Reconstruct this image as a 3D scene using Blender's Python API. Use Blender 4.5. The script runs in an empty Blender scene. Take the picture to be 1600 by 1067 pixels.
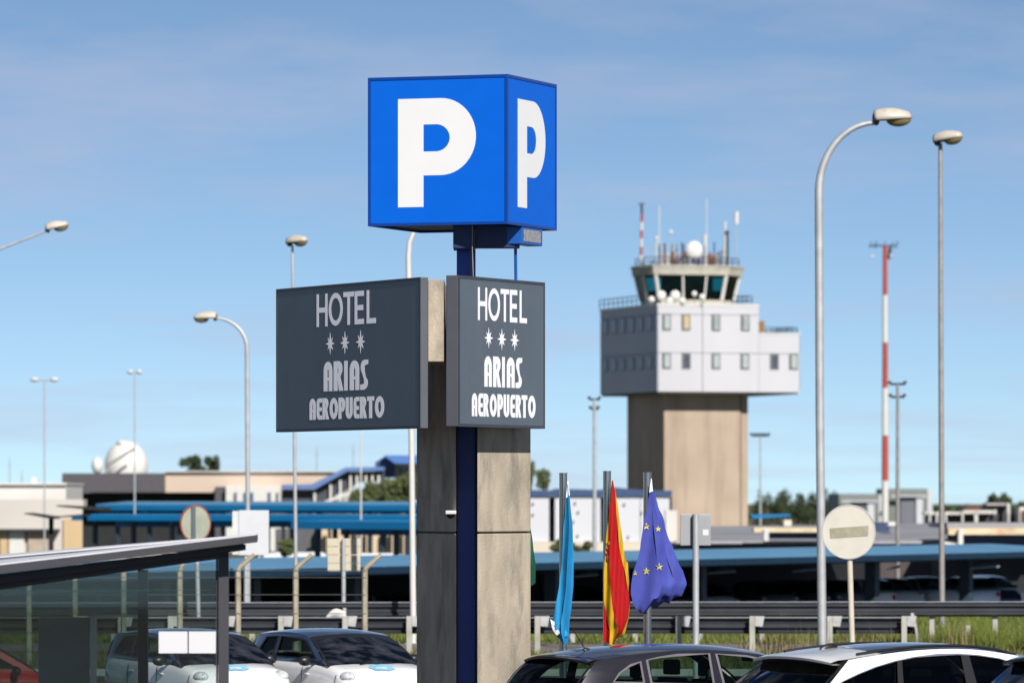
import bpy, math, random
import numpy as np
from mathutils import Vector, Matrix
from mathutils.geometry import tessellate_polygon
random.seed(7); np.random.seed(7)
SC = bpy.context.scene; COL = SC.collection
# ---------------------------------------------------------------- camera
F, CX, HY, EYE = 8700.0, 800.0, 783.0, 3.04      # focal length in photo pixels, centre column, horizon row, eye height
cd = bpy.data.cameras.new('camera'); cam = bpy.data.objects.new('camera', cd); COL.objects.link(cam)
cam.location = (0, 0, EYE); cam.rotation_euler = (math.pi/2, 0, 0)
cd.sensor_width = 36; cd.lens = F/1600*36; cd.shift_y = (HY-533.5)/1600
cd.clip_start = 1; cd.clip_end = 20000
cd.dof.use_dof = True; cd.dof.focus_distance = 67; cd.dof.aperture_fstop = 3.3
SC.camera = cam
# ---------------------------------------------------------------- world and sun
SUN_EL, SUN_AZ = math.radians(35), math.radians(157)     # azimuth clockwise from +Y
world = bpy.data.worlds.new('World'); SC.world = world; world.use_nodes = True
wn, wl = world.node_tree.nodes, world.node_tree.links
wn.clear()
wo = wn.new('ShaderNodeOutputWorld'); bg = wn.new('ShaderNodeBackground')
sky = wn.new('ShaderNodeTexSky'); sky.sky_type = 'NISHITA'; sky.sun_disc = False
sky.sun_elevation = SUN_EL; sky.sun_rotation = SUN_AZ
sky.altitude = 3500; sky.air_density = 0.5; sky.dust_density = 0.0; sky.ozone_density = 3.5
bg.inputs['Strength'].default_value = 0.073
tc = wn.new('ShaderNodeTexCoord')
mp = wn.new('ShaderNodeMapping'); mp.inputs['Scale'].default_value = (7, 7, 46); mp.inputs['Rotation'].default_value = (0.02, 0.05, 0)
nz = wn.new('ShaderNodeTexNoise'); nz.inputs['Scale'].default_value = 1.6; nz.inputs['Detail'].default_value = 6; nz.inputs['Roughness'].default_value = 0.55
cr = wn.new('ShaderNodeValToRGB'); cr.color_ramp.elements[0].position = 0.44; cr.color_ramp.elements[1].position = 0.70
cr.color_ramp.elements[1].color = (0.55, 0.55, 0.55, 1)
mx = wn.new('ShaderNodeMix'); mx.data_type = 'RGBA'
tint = wn.new('ShaderNodeMix'); tint.data_type = 'RGBA'; tint.blend_type = 'MULTIPLY'; tint.inputs[0].default_value = 1.0
tint.inputs[7].default_value = (0.98, 0.925, 0.80, 1)
wl.new(sky.outputs[0], tint.inputs[6])
sx_ = wn.new('ShaderNodeSeparateXYZ'); cx_n = wn.new('ShaderNodeCombineXYZ')
wl.new(tc.outputs['Generated'], sx_.inputs[0]); wl.new(sx_.outputs[0], cx_n.inputs[0]); wl.new(sx_.outputs[1], cx_n.inputs[1])
_p = sx_.outputs[2]
for _op, _v in (('MAXIMUM', 0.0), ('ADD', 0.03), ('LOGARITHM', math.e), ('MULTIPLY', 0.08)):
    _n = wn.new('ShaderNodeMath'); _n.operation = _op; _n.inputs[1].default_value = _v; wl.new(_p, _n.inputs[0]); _p = _n.outputs[0]
wl.new(_p, cx_n.inputs[2]); wl.new(cx_n.outputs[0], mp.inputs[0]); wl.new(mp.outputs[0], nz.inputs[0]); wl.new(nz.outputs[0], cr.inputs[0])
wl.new(cr.outputs[0], mx.inputs[0]); wl.new(tint.outputs[2], mx.inputs[6]); mx.inputs[7].default_value = (4.6, 4.9, 6.2, 1)
wl.new(mx.outputs[2], bg.inputs[0]); wl.new(bg.outputs[0], wo.inputs[0])
sd = bpy.data.lights.new('sun', 'SUN'); sun = bpy.data.objects.new('sun', sd); COL.objects.link(sun)
sd.energy = 3.9; sd.angle = math.radians(0.5); sd.color = (1.0, 0.955, 0.89)
SUNV = Vector((math.sin(SUN_AZ)*math.cos(SUN_EL), math.cos(SUN_AZ)*math.cos(SUN_EL), math.sin(SUN_EL)))
sun.rotation_euler = (-SUNV).to_track_quat('-Z', 'Y').to_euler(); sun.location = (60, -40, 80)
vs = SC.view_settings; vs.view_transform = 'Standard'; vs.look = 'None'; vs.exposure = 0.58; vs.gamma = 1; vs.use_curve_mapping = False
SC.cycles.use_denoising = True; SC.cycles.max_bounces = 8; SC.cycles.transparent_max_bounces = 24
# ---------------------------------------------------------------- helpers
def P(px, py, D):                    # a point seen at photo pixel (px, py) at distance D
    return Vector(((px-CX)/F*D, D, EYE-(py-HY)/F*D))
def X(px, D): return (px-CX)/F*D
def Z(py, D): return EYE-(py-HY)/F*D
GL = -1.4                            # level of the lower ground beyond the bank
def ground(y):
    t = min(1, max(0, (y-150)/10)); a = min(1, max(0, (y-68)/7)); b = min(1, max(0, (y-93)/4))
    return GL*(t*t*(3-2*t))-.30*(a*a*(3-2*a))*(1-b)
OFF = {}
def tag(o, label=None, cat=None, group=None, kind=None):
    if label: o['label'] = label
    if cat: o['category'] = cat
    if group: o['group'] = group
    if kind: o['kind'] = kind
    return o
def thing(name, loc, label, cat, group=None):
    o = bpy.data.objects.new(name, None); COL.objects.link(o); o.location = loc; o.empty_display_size = .2
    OFF[o.name] = Vector(loc)
    return tag(o, label, cat, group)
def kids(o): return [c for c in bpy.data.objects if c.parent == o]
KID = {}
def dup(o, parent=None):
    c = o.copy(); COL.objects.link(c)
    if parent: c.parent = parent
    KID[c.name] = []
    for ch in KID.get(o.name, []):
        KID[c.name].append(dup(ch, c))
    return c
class MB:
    def __init__(s): s.v = []; s.f = []; s.m = []; s.mi = 0
    def add(s, vs, fs):
        n = len(s.v); s.v += [tuple(p) for p in vs]; s.f += [tuple(i+n for i in f) for f in fs]; s.m += [s.mi]*len(fs); return s
    def box(s, x0, x1, y0, y1, z0, z1, bev=0):
        vs = [(x, y, z) for z in (z0, z1) for y in (y0, y1) for x in (x0, x1)]
        return s.add(vs, [(0,2,3,1), (4,5,7,6), (0,1,5,4), (2,6,7,3), (0,4,6,2), (1,3,7,5)])
    def obox(s, o, a, b, c):         # box from a corner and three edge vectors
        o, a, b, c = map(Vector, (o, a, b, c))
        vs = [o, o+a, o+b, o+a+b, o+c, o+a+c, o+b+c, o+a+b+c]
        return s.add(vs, [(0,2,3,1), (4,5,7,6), (0,1,5,4), (2,6,7,3), (0,4,6,2), (1,3,7,5)])
    def prism(s, pts, z0, z1, pts2=None):
        n = len(pts); pts2 = pts2 or pts
        vs = [(p[0], p[1], z0) for p in pts]+[(p[0], p[1], z1) for p in pts2]
        return s.add(vs, [tuple(range(n))[::-1], tuple(range(n, 2*n))]+[(i, (i+1) % n, (i+1) % n+n, i+n) for i in range(n)])
    def tube(s, path, r, n=10, cap=True):
        path = [Vector(p) for p in path]; k = len(path)
        rs = r if isinstance(r, (list, tuple)) else [r]*k
        vs = []; up = Vector((0, 1, 0))
        for i, p in enumerate(path):
            d = (path[min(i+1, k-1)]-path[max(i-1, 0)]).normalized()
            if abs(d.dot(up)) > .95: up = Vector((1, 0, 0))
            a = d.cross(up).normalized(); b = d.cross(a).normalized()
            for j in range(n):
                t = 2*math.pi*j/n; vs.append(p+(a*math.cos(t)+b*math.sin(t))*rs[i])
        fs = [(i*n+j, i*n+(j+1) % n, (i+1)*n+(j+1) % n, (i+1)*n+j) for i in range(k-1) for j in range(n)]
        if cap: fs += [tuple(range(n))[::-1], tuple(range((k-1)*n, k*n))]
        return s.add(vs, fs)
    def ellipsoid(s, c, r, n=16, m=10, f=None):
        vs = []; fs = []
        for i in range(m+1):
            a = math.pi*i/m-math.pi/2
            for j in range(n):
                b = 2*math.pi*j/n
                q = Vector((math.cos(a)*math.cos(b)*r[0], math.cos(a)*math.sin(b)*r[1], math.sin(a)*r[2]))
                if f: q = Vector(f(q))
                vs.append(Vector(c)+q)
        for i in range(m):
            for j in range(n): fs.append((i*n+j, i*n+(j+1) % n, (i+1)*n+(j+1) % n, (i+1)*n+j))
        return s.add(vs, fs)
    def grid(s, rows):
        n = len(rows[0]); vs = [p for r in rows for p in r]
        return s.add(vs, [(i*n+j, i*n+j+1, (i+1)*n+j+1, (i+1)*n+j) for i in range(len(rows)-1) for j in range(n-1)])
    def plate(s, loops, f, depth=0, fb=None):   # 2-D loops (outer first, then holes) mapped by f(u, v, d)
        pts = [p for l in loops for p in l]
        tris = tessellate_polygon([[Vector((p[0], p[1], 0)) for p in l] for l in loops])
        vs = [f(p[0], p[1], 0) for p in pts]; fs = [tuple(t) for t in tris]
        if depth:
            n = len(pts); vs += [f(p[0], p[1], depth) for p in pts]; fs += [(t[2]+n, t[1]+n, t[0]+n) for t in tris]
            k = 0
            for l in loops:
                m = len(l)
                fs += [(k+i, k+(i+1) % m, k+(i+1) % m+n, k+i+n) for i in range(m)]; k += m
        return s.add(vs, fs)
    def build(s, name, mat, parent=None, smooth=False, bevel=0, seg=2, recalc=True):
        off = OFF.get(parent.name, Vector((0, 0, 0))) if parent else Vector((0, 0, 0))
        me = bpy.data.meshes.new(name)
        me.from_pydata([tuple(Vector(v)-off) for v in s.v], [], s.f)
        for m in (mat if isinstance(mat, (list, tuple)) else [mat]): me.materials.append(m)
        if any(s.m): me.polygons.foreach_set('material_index', s.m)
        if recalc:
            import bmesh
            bm = bmesh.new(); bm.from_mesh(me); bmesh.ops.recalc_face_normals(bm, faces=bm.faces)
            if bevel: bmesh.ops.bevel(bm, geom=list(bm.edges), offset=bevel, segments=seg, affect='EDGES', profile=.6)
            bm.to_mesh(me); bm.free()
        if smooth:
            me.shade_smooth() if hasattr(me, 'shade_smooth') else None
            if smooth != 'all':
                try: me.set_sharp_from_angle(angle=math.radians(smooth if smooth is not True else 35))
                except Exception: pass
        me.update()
        o = bpy.data.objects.new(name, me); COL.objects.link(o)
        if parent:
            o.parent = parent; KID.setdefault(parent.name, []).append(o)
        OFF[o.name] = off
        return o
# ---------------------------------------------------------------- materials
MATS = {}
def mat(name, col, rough=.6, metal=0, var=.12, scale=3.0, bump=0, bscale=30, spec=.5, coat=0, stretch=(1, 1, 1), dirt=None, trans=0, alpha=1):
    if name in MATS: return MATS[name]
    m = bpy.data.materials.new(name); m.use_nodes = True; n, l = m.node_tree.nodes, m.node_tree.links
    b = n['Principled BSDF']; b.inputs['Roughness'].default_value = rough; b.inputs['Metallic'].default_value = metal
    b.inputs['Specular IOR Level'].default_value = spec; b.inputs['Coat Weight'].default_value = coat
    b.inputs['Coat Roughness'].default_value = .04
    tc = n.new('ShaderNodeTexCoord'); mp = n.new('ShaderNodeMapping'); mp.inputs['Scale'].default_value = stretch
    l.new(tc.outputs['Object'], mp.inputs[0])
    nz = n.new('ShaderNodeTexNoise'); nz.inputs['Scale'].default_value = scale; nz.inputs['Detail'].default_value = 5
    l.new(mp.outputs[0], nz.inputs[0])
    r = n.new('ShaderNodeValToRGB'); r.color_ramp.elements[0].position = .3; r.color_ramp.elements[1].position = .7
    c0 = [max(0, c*(1-var)) for c in col]; c1 = [min(1, c*(1+var)) for c in col]
    r.color_ramp.elements[0].color = (*c0, 1); r.color_ramp.elements[1].color = (*c1, 1)
    l.new(nz.outputs[0], r.inputs[0]); out = r.outputs[0]
    if dirt:                          # (colour, scale, threshold, amount, stretch)
        d = n.new('ShaderNodeTexNoise'); d.inputs['Scale'].default_value = dirt[1]; d.inputs['Detail'].default_value = 7; d.inputs['Roughness'].default_value = .65
        mp2 = n.new('ShaderNodeMapping'); mp2.inputs['Scale'].default_value = dirt[4]; mp2.inputs['Location'].default_value = (3.1, 1.7, .4)
        l.new(tc.outputs['Object'], mp2.inputs[0]); l.new(mp2.outputs[0], d.inputs[0])
        rr = n.new('ShaderNodeValToRGB'); rr.color_ramp.elements[0].position = dirt[2]; rr.color_ramp.elements[1].position = min(1, dirt[2]+.18)
        rr.color_ramp.elements[1].color = (dirt[3],)*3+(1,)
        l.new(d.outputs[0], rr.inputs[0])
        x = n.new('ShaderNodeMix'); x.data_type = 'RGBA'; l.new(rr.outputs[0], x.inputs[0]); l.new(out, x.inputs[6]); x.inputs[7].default_value = (*dirt[0], 1)
        out = x.outputs[2]
    l.new(out, b.inputs['Base Color'])
    if bump:
        bz = n.new('ShaderNodeTexNoise'); bz.inputs['Scale'].default_value = bscale; bz.inputs['Detail'].default_value = 6
        l.new(tc.outputs['Object'], bz.inputs[0])
        bp = n.new('ShaderNodeBump'); bp.inputs['Strength'].default_value = bump; bp.inputs['Distance'].default_value = .02
        l.new(bz.outputs[0], bp.inputs['Height']); l.new(bp.outputs[0], b.inputs['Normal'])
    MATS[name] = m; return m
def glass(name, tint, refl=.12, rough=.02, gc=.95):
    if name in MATS: return MATS[name]
    m = bpy.data.materials.new(name); m.use_nodes = True; n, l = m.node_tree.nodes, m.node_tree.links; n.clear()
    o = n.new('ShaderNodeOutputMaterial'); t = n.new('ShaderNodeBsdfTransparent'); t.inputs[0].default_value = (*tint, 1)
    g = n.new('ShaderNodeBsdfGlossy'); g.inputs['Roughness'].default_value = rough; g.inputs['Color'].default_value = (gc, gc, gc, 1)
    fr = n.new('ShaderNodeFresnel'); fr.inputs[0].default_value = 1.5
    ad = n.new('ShaderNodeMath'); ad.operation = 'ADD'; ad.inputs[1].default_value = refl; ad.use_clamp = True
    x = n.new('ShaderNodeMixShader'); l.new(fr.outputs[0], ad.inputs[0]); l.new(ad.outputs[0], x.inputs[0])
    l.new(t.outputs[0], x.inputs[1]); l.new(g.outputs[0], x.inputs[2]); l.new(x.outputs[0], o.inputs[0])
    MATS[name] = m; return m
concrete = mat('concrete', (.46, .39, .30), .9, var=.2, scale=2.4, bump=.35, bscale=26, stretch=(1.3, 1.3, .55), dirt=((.15, .14, .12), 1.9, .48, .62, (1.3, 1.3, .6)))
p_blue = mat('sign blue', (.0, .10, .52), .5, var=.04, spec=.2)
p_white = mat('sign white', (.60, .59, .59), .4, var=.02)
frame_blue = mat('frame blue', (.0, .045, .28), .35, var=.05)
pole_blue = mat('pole blue', (.0, .045, .42), .35, var=.1)
shade_blue = mat('bracket shade blue', (.0, .018, .10), .5)  # near-black blue paints in the shade below the cube
sign_grey = mat('sign grey', (.095, .12, .15), .42, var=.07, scale=1.2, dirt=((.14, .15, .16), 1.3, .52, .35, (2, 2, .22)))
sign_edge = mat('sign edge grey', (.10, .105, .125), .5, metal=.2, var=.06)
let_white = mat('letter white', (.66, .65, .68), .5, var=.03)
galv = mat('galvanised steel', (.47, .48, .49), .5, metal=.35, var=.12, scale=4, dirt=((.25, .25, .26), 2.5, .55, .5, (1, 1, .3)))
galv_dull = mat('weathered steel', (.30, .285, .27), .6, metal=.3, var=.15, scale=5)
inox = mat('brushed steel', (.52, .50, .47), .22, metal=1, var=.1, scale=3)
rail_dark = mat('dark rail steel', (.05, .055, .065), .45, metal=.5, var=.2, scale=1.5)
rail_lip = mat('rail lip steel', (.30, .32, .36), .5, metal=.4, var=.1)
post_white = mat('pale post', (.40, .39, .36), .8, var=.14, dirt=((.25, .22, .18), 6, .5, .6, (1, 1, .5)))
fence_conc = mat('fence post concrete', (.36, .32, .24), .9, var=.2, scale=6)
lamp_cream = mat('lamp housing', (.52, .47, .40), .45, var=.08, dirt=((.35, .30, .22), 6, .55, .6, (1, 1, 1)))
lamp_lens = mat('lamp lens', (.20, .16, .085), .2, var=.15)
black = mat('black plastic', (.012, .012, .014), .4, var=.1)
alu = mat('anodised grey', (.055, .055, .065), .5, metal=.25, var=.06, scale=2)
alu_dark = mat('dark gutter', (.022, .023, .03), .5, var=.1)
alu_light = mat('light seam', (.66, .66, .70), .5, metal=.2, var=.08)
paper = mat('white notice', (.62, .62, .64), .5, var=.02)
cream_sign = mat('sun bleached sign', (.56, .53, .46), .55, var=.04, dirt=((.48, .45, .37), 3, .5, .5, (1, 1, 1)))
faded_bar = mat('faded bar', (.31, .28, .20), .6, var=.16, scale=9, dirt=((.33, .25, .17), 14, .6, .5, (1, 1, 1)))
asphalt = mat('asphalt', (.055, .054, .052), .9, var=.2, scale=.7, bump=.3, bscale=60)
road_m = mat('road', (.17, .145, .135), .9, var=.15, scale=.5, bump=.2, bscale=40)
grass_m = mat('grass ground', (.065, .07, .02), .95, var=.5, scale=.5, dirt=((.16, .12, .06), .6, .5, .8, (1, 1, 1)))
blade_m = mat('grass blades', (.085, .105, .015), .8, var=.45, scale=.35)
dry_m = mat('dry weeds', (.20, .155, .075), .85, var=.4, scale=1.0)
leaf_dark = mat('dark leaves', (.035, .055, .02), .8, var=.5, scale=.8)
leaf_mid = mat('mid leaves', (.075, .095, .03), .8, var=.5, scale=.8)
bark = mat('bark', (.10, .075, .05), .95, var=.3)
for _m, _c, _s in ((p_blue, (.0, .08, .50), .16), (p_white, (1, 1, 1), .14), (let_white, (.95, .95, 1), .17)):   # glow added to lift the sign faces, as if backlit
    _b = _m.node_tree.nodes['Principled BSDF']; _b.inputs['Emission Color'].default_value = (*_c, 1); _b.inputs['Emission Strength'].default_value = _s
# canopies and buildings
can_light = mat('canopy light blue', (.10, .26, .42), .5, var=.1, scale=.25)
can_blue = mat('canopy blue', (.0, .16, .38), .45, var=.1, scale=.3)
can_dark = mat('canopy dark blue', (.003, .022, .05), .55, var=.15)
can_col = mat('canopy column', (.035, .055, .075), .6, var=.15)
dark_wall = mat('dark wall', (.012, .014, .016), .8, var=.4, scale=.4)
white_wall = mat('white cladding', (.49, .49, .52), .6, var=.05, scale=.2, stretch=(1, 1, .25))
tower_conc = mat('tower concrete', (.41, .325, .25), .9, var=.10, scale=.35, dirt=((.27, .19, .14), .5, .50, .6, (1.6, 1.6, .12)))
cab_conc = mat('cab concrete', (.42, .40, .34), .85, var=.14, scale=1, dirt=((.2, .18, .14), 1.2, .55, .6, (1, 1, .4)))
win_frame = mat('window frame grey', (.13, .135, .15), .5)
win_pale = mat('pale blind', (.36, .41, .40), .5, var=.06)
win_cream = mat('cream blind', (.46, .38, .20), .5, var=.06)
win_dark = mat('dark window', (.07, .08, .10), .15, var=.15)
win_blue = mat('dull blue window', (.10, .13, .19), .3, var=.1)  # dull blue-grey panes
dark_steel = mat('dark railing', (.03, .04, .055), .6)
red_paint = mat('red paint', (.38, .06, .04), .55, var=.12, scale=.6)
white_paint = mat('white paint', (.60, .59, .56), .55, var=.06)
cream_wall = mat('cream wall', (.62, .55, .45), .85, var=.08, scale=.2)
pink_wall = mat('pale fascia', (.54, .43, .35), .8, var=.06, scale=.15)
pale_wall = mat('pale grey wall', (.60, .58, .55), .8, var=.07, scale=.2)
tan_wall = mat('tan wall', (.52, .38, .22), .85, var=.1, scale=.3)
terminal_dark = mat('terminal dark band', (.075, .07, .08), .7, var=.1)
roof_grey = mat('roof grey', (.26, .26, .28), .7, var=.15, scale=.2)
roof_cream = mat('translucent roof strip', (.62, .52, .34), .7, var=.18, scale=1.2, dirt=((.48, .20, .09), .8, .55, .8, (1, 1, 1)))
hangar_m = mat('hangar panel', (.17, .19, .18), .7, var=.2, scale=.1)
hangar_l = mat('hangar pale', (.50, .52, .55), .7, var=.1, scale=.1)
navy = mat('navy panel', (.03, .05, .115), .5, var=.1)
brick_red = mat('brown red wall', (.14, .055, .035), .8, var=.2)
radome = mat('radome white', (.66, .65, .62), .5, var=.03)
glass_teal = glass('cab glass', (.10, .46, .47), .0, gc=.7)
# ---------------------------------------------------------------- the ground
ys = [-60, 0, 20, 60, 68, 70, 72, 73.5, 75, 93, 95, 97, 98, 112, 119, 150, 152, 154, 156, 158, 160, 200, 300, 500, 900, 2000, 5000, 9000]
xs = [-6000, -1500, -400, -120, -40, -12, 0, 12, 40, 120, 400, 1500, 6000]
m = MB(); m.grid([[(x, y, ground(y)) for x in xs] for y in ys]); tag(m.build('ground', grass_m, recalc=False), kind='structure')
m = MB(); m.grid([[(x, y, ground(y)+.004) for x in (-60, -20, 0, 20, 60)] for y in (-20, 20, 60, 68, 69, 70, 71, 72, 73, 74, 75, 85, 93, 94, 95, 96, 97)]); tag(m.build('parking_lot', asphalt, recalc=False), kind='structure')
m = MB(); m.box(-120, 120, 97, 97.15, -.2, .12); tag(m.build('kerb', post_white, bevel=.015), kind='structure')
m = MB(); m.box(-200, 200, 113.2, 118.6, -.15, .006); tag(m.build('road', road_m), kind='structure')
m = MB(); m.box(-300, 300, 165, 330, GL-.1, GL+.01); tag(m.build('lower_parking_ground', asphalt), kind='structure')
m = MB()
for i in range(-6, 12): m.box(-9+i*2.6, -8.9+i*2.6, 76, 81, -.296, -.291)
tag(m.build('parking_bay_line', white_paint), kind='structure')
def blades(name, material, n, xr, yr, hr, w=.012, seed=1, lean=.35, dens=None):
    rg = np.random.RandomState(seed); x = rg.uniform(*xr, n); y = rg.uniform(*yr, n)
    h = rg.uniform(*hr, n)*(.45+.9*np.abs(np.sin(x*1.7+np.cos(y*.9)*2))*rg.uniform(.5, 1, n)); a = rg.uniform(0, math.pi, n)
    dx, dy = np.cos(a)*w, np.sin(a)*w; lx, ly = rg.normal(0, lean, n)*h, rg.normal(0, lean, n)*h
    z0 = np.array([ground(v) for v in y])-.01
    v = np.empty((n, 3, 3)); v[:, 0] = np.stack([x-dx, y-dy, z0], 1); v[:, 1] = np.stack([x+dx, y+dy, z0], 1); v[:, 2] = np.stack([x+lx, y+ly, z0+h], 1)
    me = bpy.data.meshes.new(name); me.from_pydata(v.reshape(-1, 3).tolist(), [], np.arange(n*3).reshape(n, 3).tolist()); me.materials.append(material)
    o = bpy.data.objects.new(name, me); COL.objects.link(o); o['kind'] = 'stuff'; return o
blades('verge_grass', blade_m, 42000, (-13, 14), (98.5, 111.5), (.03, .15), .012, 1)
blades('dry_weeds', dry_m, 8000, (-13, 14), (99, 111.2), (.06, .34), .008, 2)
blades('bank_grass', mat('bank grass', (.12, .15, .022), .8, var=.4, scale=.5), 60000, (-15, 18), (118.8, 150), (.05, .22), .018, 3)
blades('tall_grass', mat('bank grass', (.12, .15, .022)), 26000, (7.6, 18), (111.5, 113.1), (.25, .52), .014, 4)
blades('tall_dry_stems', dry_m, 420, (4.5, 9.2), (110.4, 112.9), (.35, .75), .012, 5, .12)
# ---------------------------------------------------------------- the pylon with the parking cube and hotel signs
D0 = 67.7
pyl = thing('concrete_pillar', (-.5, 68.6, 0), 'tall pale concrete pillar with stained faces carrying the hotel signs', 'pillar')
planL = [(X(651.5, 69.8), 69.8), (X(650, 69.3)+.01, 69.3), (X(712.5, 67.75), 67.75), (X(712.5, 69.6), 69.6)]
planR = [(X(746, 67.7), 67.72), (X(829, 69.1), 69.1), (X(826, 69.9), 69.9), (X(746, 69.9), 69.9)]
core = [(X(700, 69), 68.95), (X(755, 69), 68.95), (X(755, 69), 69.85), (X(700, 69), 69.85)]
seam = Z(832, 68)
for plan in (planL, planR):
    cx0, cy0 = sum(p[0] for p in plan)/len(plan), sum(p[1] for p in plan)/len(plan)
    MB().prism(plan, -.1, seam-.012).build('concrete_block', concrete, pyl, bevel=.012)
    MB().prism(plan, seam+.012, 5.68).build('concrete_block', concrete, pyl, bevel=.012)
    MB().prism([(cx0+(p[0]-cx0)*.9, cy0+(p[1]-cy0)*.9) for p in plan], seam-.03, seam+.03).build('joint_mortar', mat('mortar', (.10, .09, .08), .9), pyl)
MB().prism(core, -.1, 5.6).build('concrete_core', concrete, pyl)
MB().box(X(668.8, 66.64), X(694.3, 66.64), 66.64, 69.0, Z(565, 66.64), Z(437, 66.64)).build('corbel', concrete, pyl, bevel=.012)

cube = thing('parking_sign_cube', (-.56, 67.5, 0), 'big blue cube with a white P on each face, high above the hotel signs', 'parking sign')
a0 = math.radians(19.7); Rv = Vector((math.sin(a0), math.cos(a0), 0)); Lv = Vector((-math.cos(a0), math.sin(a0), 0)); UP = Vector((0, 0, 1))
S = 1.775*67.3/66; C0 = Vector((X(793, 67.3), 67.3, Z(350, 67.3)))
MB().obox(C0+Rv*.03+Lv*.03+UP*.03, Rv*(S-.06), Lv*(S-.06), UP*(S-.06)).build('cube_core', shade_blue, cube)
fw = .035
for nm, o, e, nrm in (('left', C0+Lv*S, -Lv, -Rv), ('right', C0, Rv, -Lv), ('rear_a', C0+Rv*S, Lv, Rv), ('rear_b', C0+Rv*S+Lv*S, -Rv, Lv)):
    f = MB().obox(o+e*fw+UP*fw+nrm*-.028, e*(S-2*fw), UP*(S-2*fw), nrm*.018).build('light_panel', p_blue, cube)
    # the P
    def PL(u, v, d, o=o, e=e, nrm=nrm): return o+e*(S*(.216+.558*u)+.0)+UP*(S*(.124+.727*v))+nrm*(-.0085+d)
    out = [(0, 0), (0, 1), (.55, 1)]+[(.55+.45*math.sin(t), .645+.355*math.cos(t)) for t in np.linspace(.12, math.pi-.12, 22)]+[(.55, .29), (.328, .29), (.328, 0)]
    hole = [(.328, .76), (.49, .76)]+[(.49+.175*math.sin(t), .635+.125*math.cos(t)) for t in np.linspace(.15, math.pi-.15, 14)]+[(.49, .51), (.328, .51)]
    hole = hole[::-1]
    out = [(x if x > .001 else 0, y) for x, y in out]
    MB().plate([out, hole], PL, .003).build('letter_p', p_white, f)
fm = MB(); t = .035
for dz in (0, S-t):
    for (i, j) in ((0, 0), (0, 1)):
        fm.obox(C0+Lv*(j*(S-t))+UP*dz, Rv*S, Lv*t, UP*t)
        fm.obox(C0+Rv*(j*(S-t))+UP*dz+Lv*t, Lv*(S-2*t), Rv*t, UP*t)
for (i, j) in ((0, 0), (0, 1), (1, 0), (1, 1)):
    fm.obox(C0+Rv*(i*(S-t))+Lv*(j*(S-t))+UP*t, Rv*t, Lv*t, UP*(S-2*t))
fm.build('cube_frame', frame_blue, cube)
MB().box(X(708, 67.8), X(741, 67.8), 67.78, 68.48, Z(388, 67.8), C0.z+.028).build('pole_collar', shade_blue, cube, bevel=.006)
MB().box(X(742, 67.9), X(812, 67.9), 67.9, 68.2, Z(387, 67.9), C0.z+.026).build('mounting_box', shade_blue, cube, bevel=.006)
db = C0+Rv*.56+UP*(-.215)-Lv*-.01
dm = MB().obox(db, Rv*.74, Lv*.2, UP*.21).build('display_box', mat('display box blue', (.01, .10, .42), .4), cube, bevel=.008)
pan = MB().obox(db+Rv*.05-Lv*.004+UP*.035, Rv*.62, Lv*.003, UP*.145).build('display_panel', mat('display panel', (.30, .29, .30), .4, var=.3, scale=22), dm)
MB().box(X(713.5, 68.5), X(743, 68.5), 68.5, 68.72, 0, C0.z+.028).build('pole', pole_blue, cube, bevel=.008)
MB().box(X(743.3, 68.5), X(746, 68.5), 68.4, 68.5, 0, Z(470, 67.5)).build('cable_duct', mat('duct grey', (.03, .03, .035), .6), cube)
MB().tube([P(805.5, 387, 68.0), P(806, 437.2, 68.1)], .019, 8).build('strut', mat('strut blue', (.01, .11, .42), .35), cube)
MB().tube([P(738, 352, 67.74), P(738, 388, 67.74), P(739.5, 432, 67.74)], .006, 6).build('cable', galv_dull, cube)
MB().add([P(735, 389, 68.2), P(737, 389, 68.2), P(741, 440, 68.2), P(734, 440, 68.2), P(735, 389, 68.28), P(737, 389, 68.28), P(741, 440, 68.28), P(734, 440, 68.28)],
    [(0,1,2,3), (7,6,5,4), (0,4,5,1), (1,5,6,2), (2,6,7,3), (3,7,4,0)]).build('gusset', mat('gusset grey', (.06, .085, .10), .5), cube)

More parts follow.
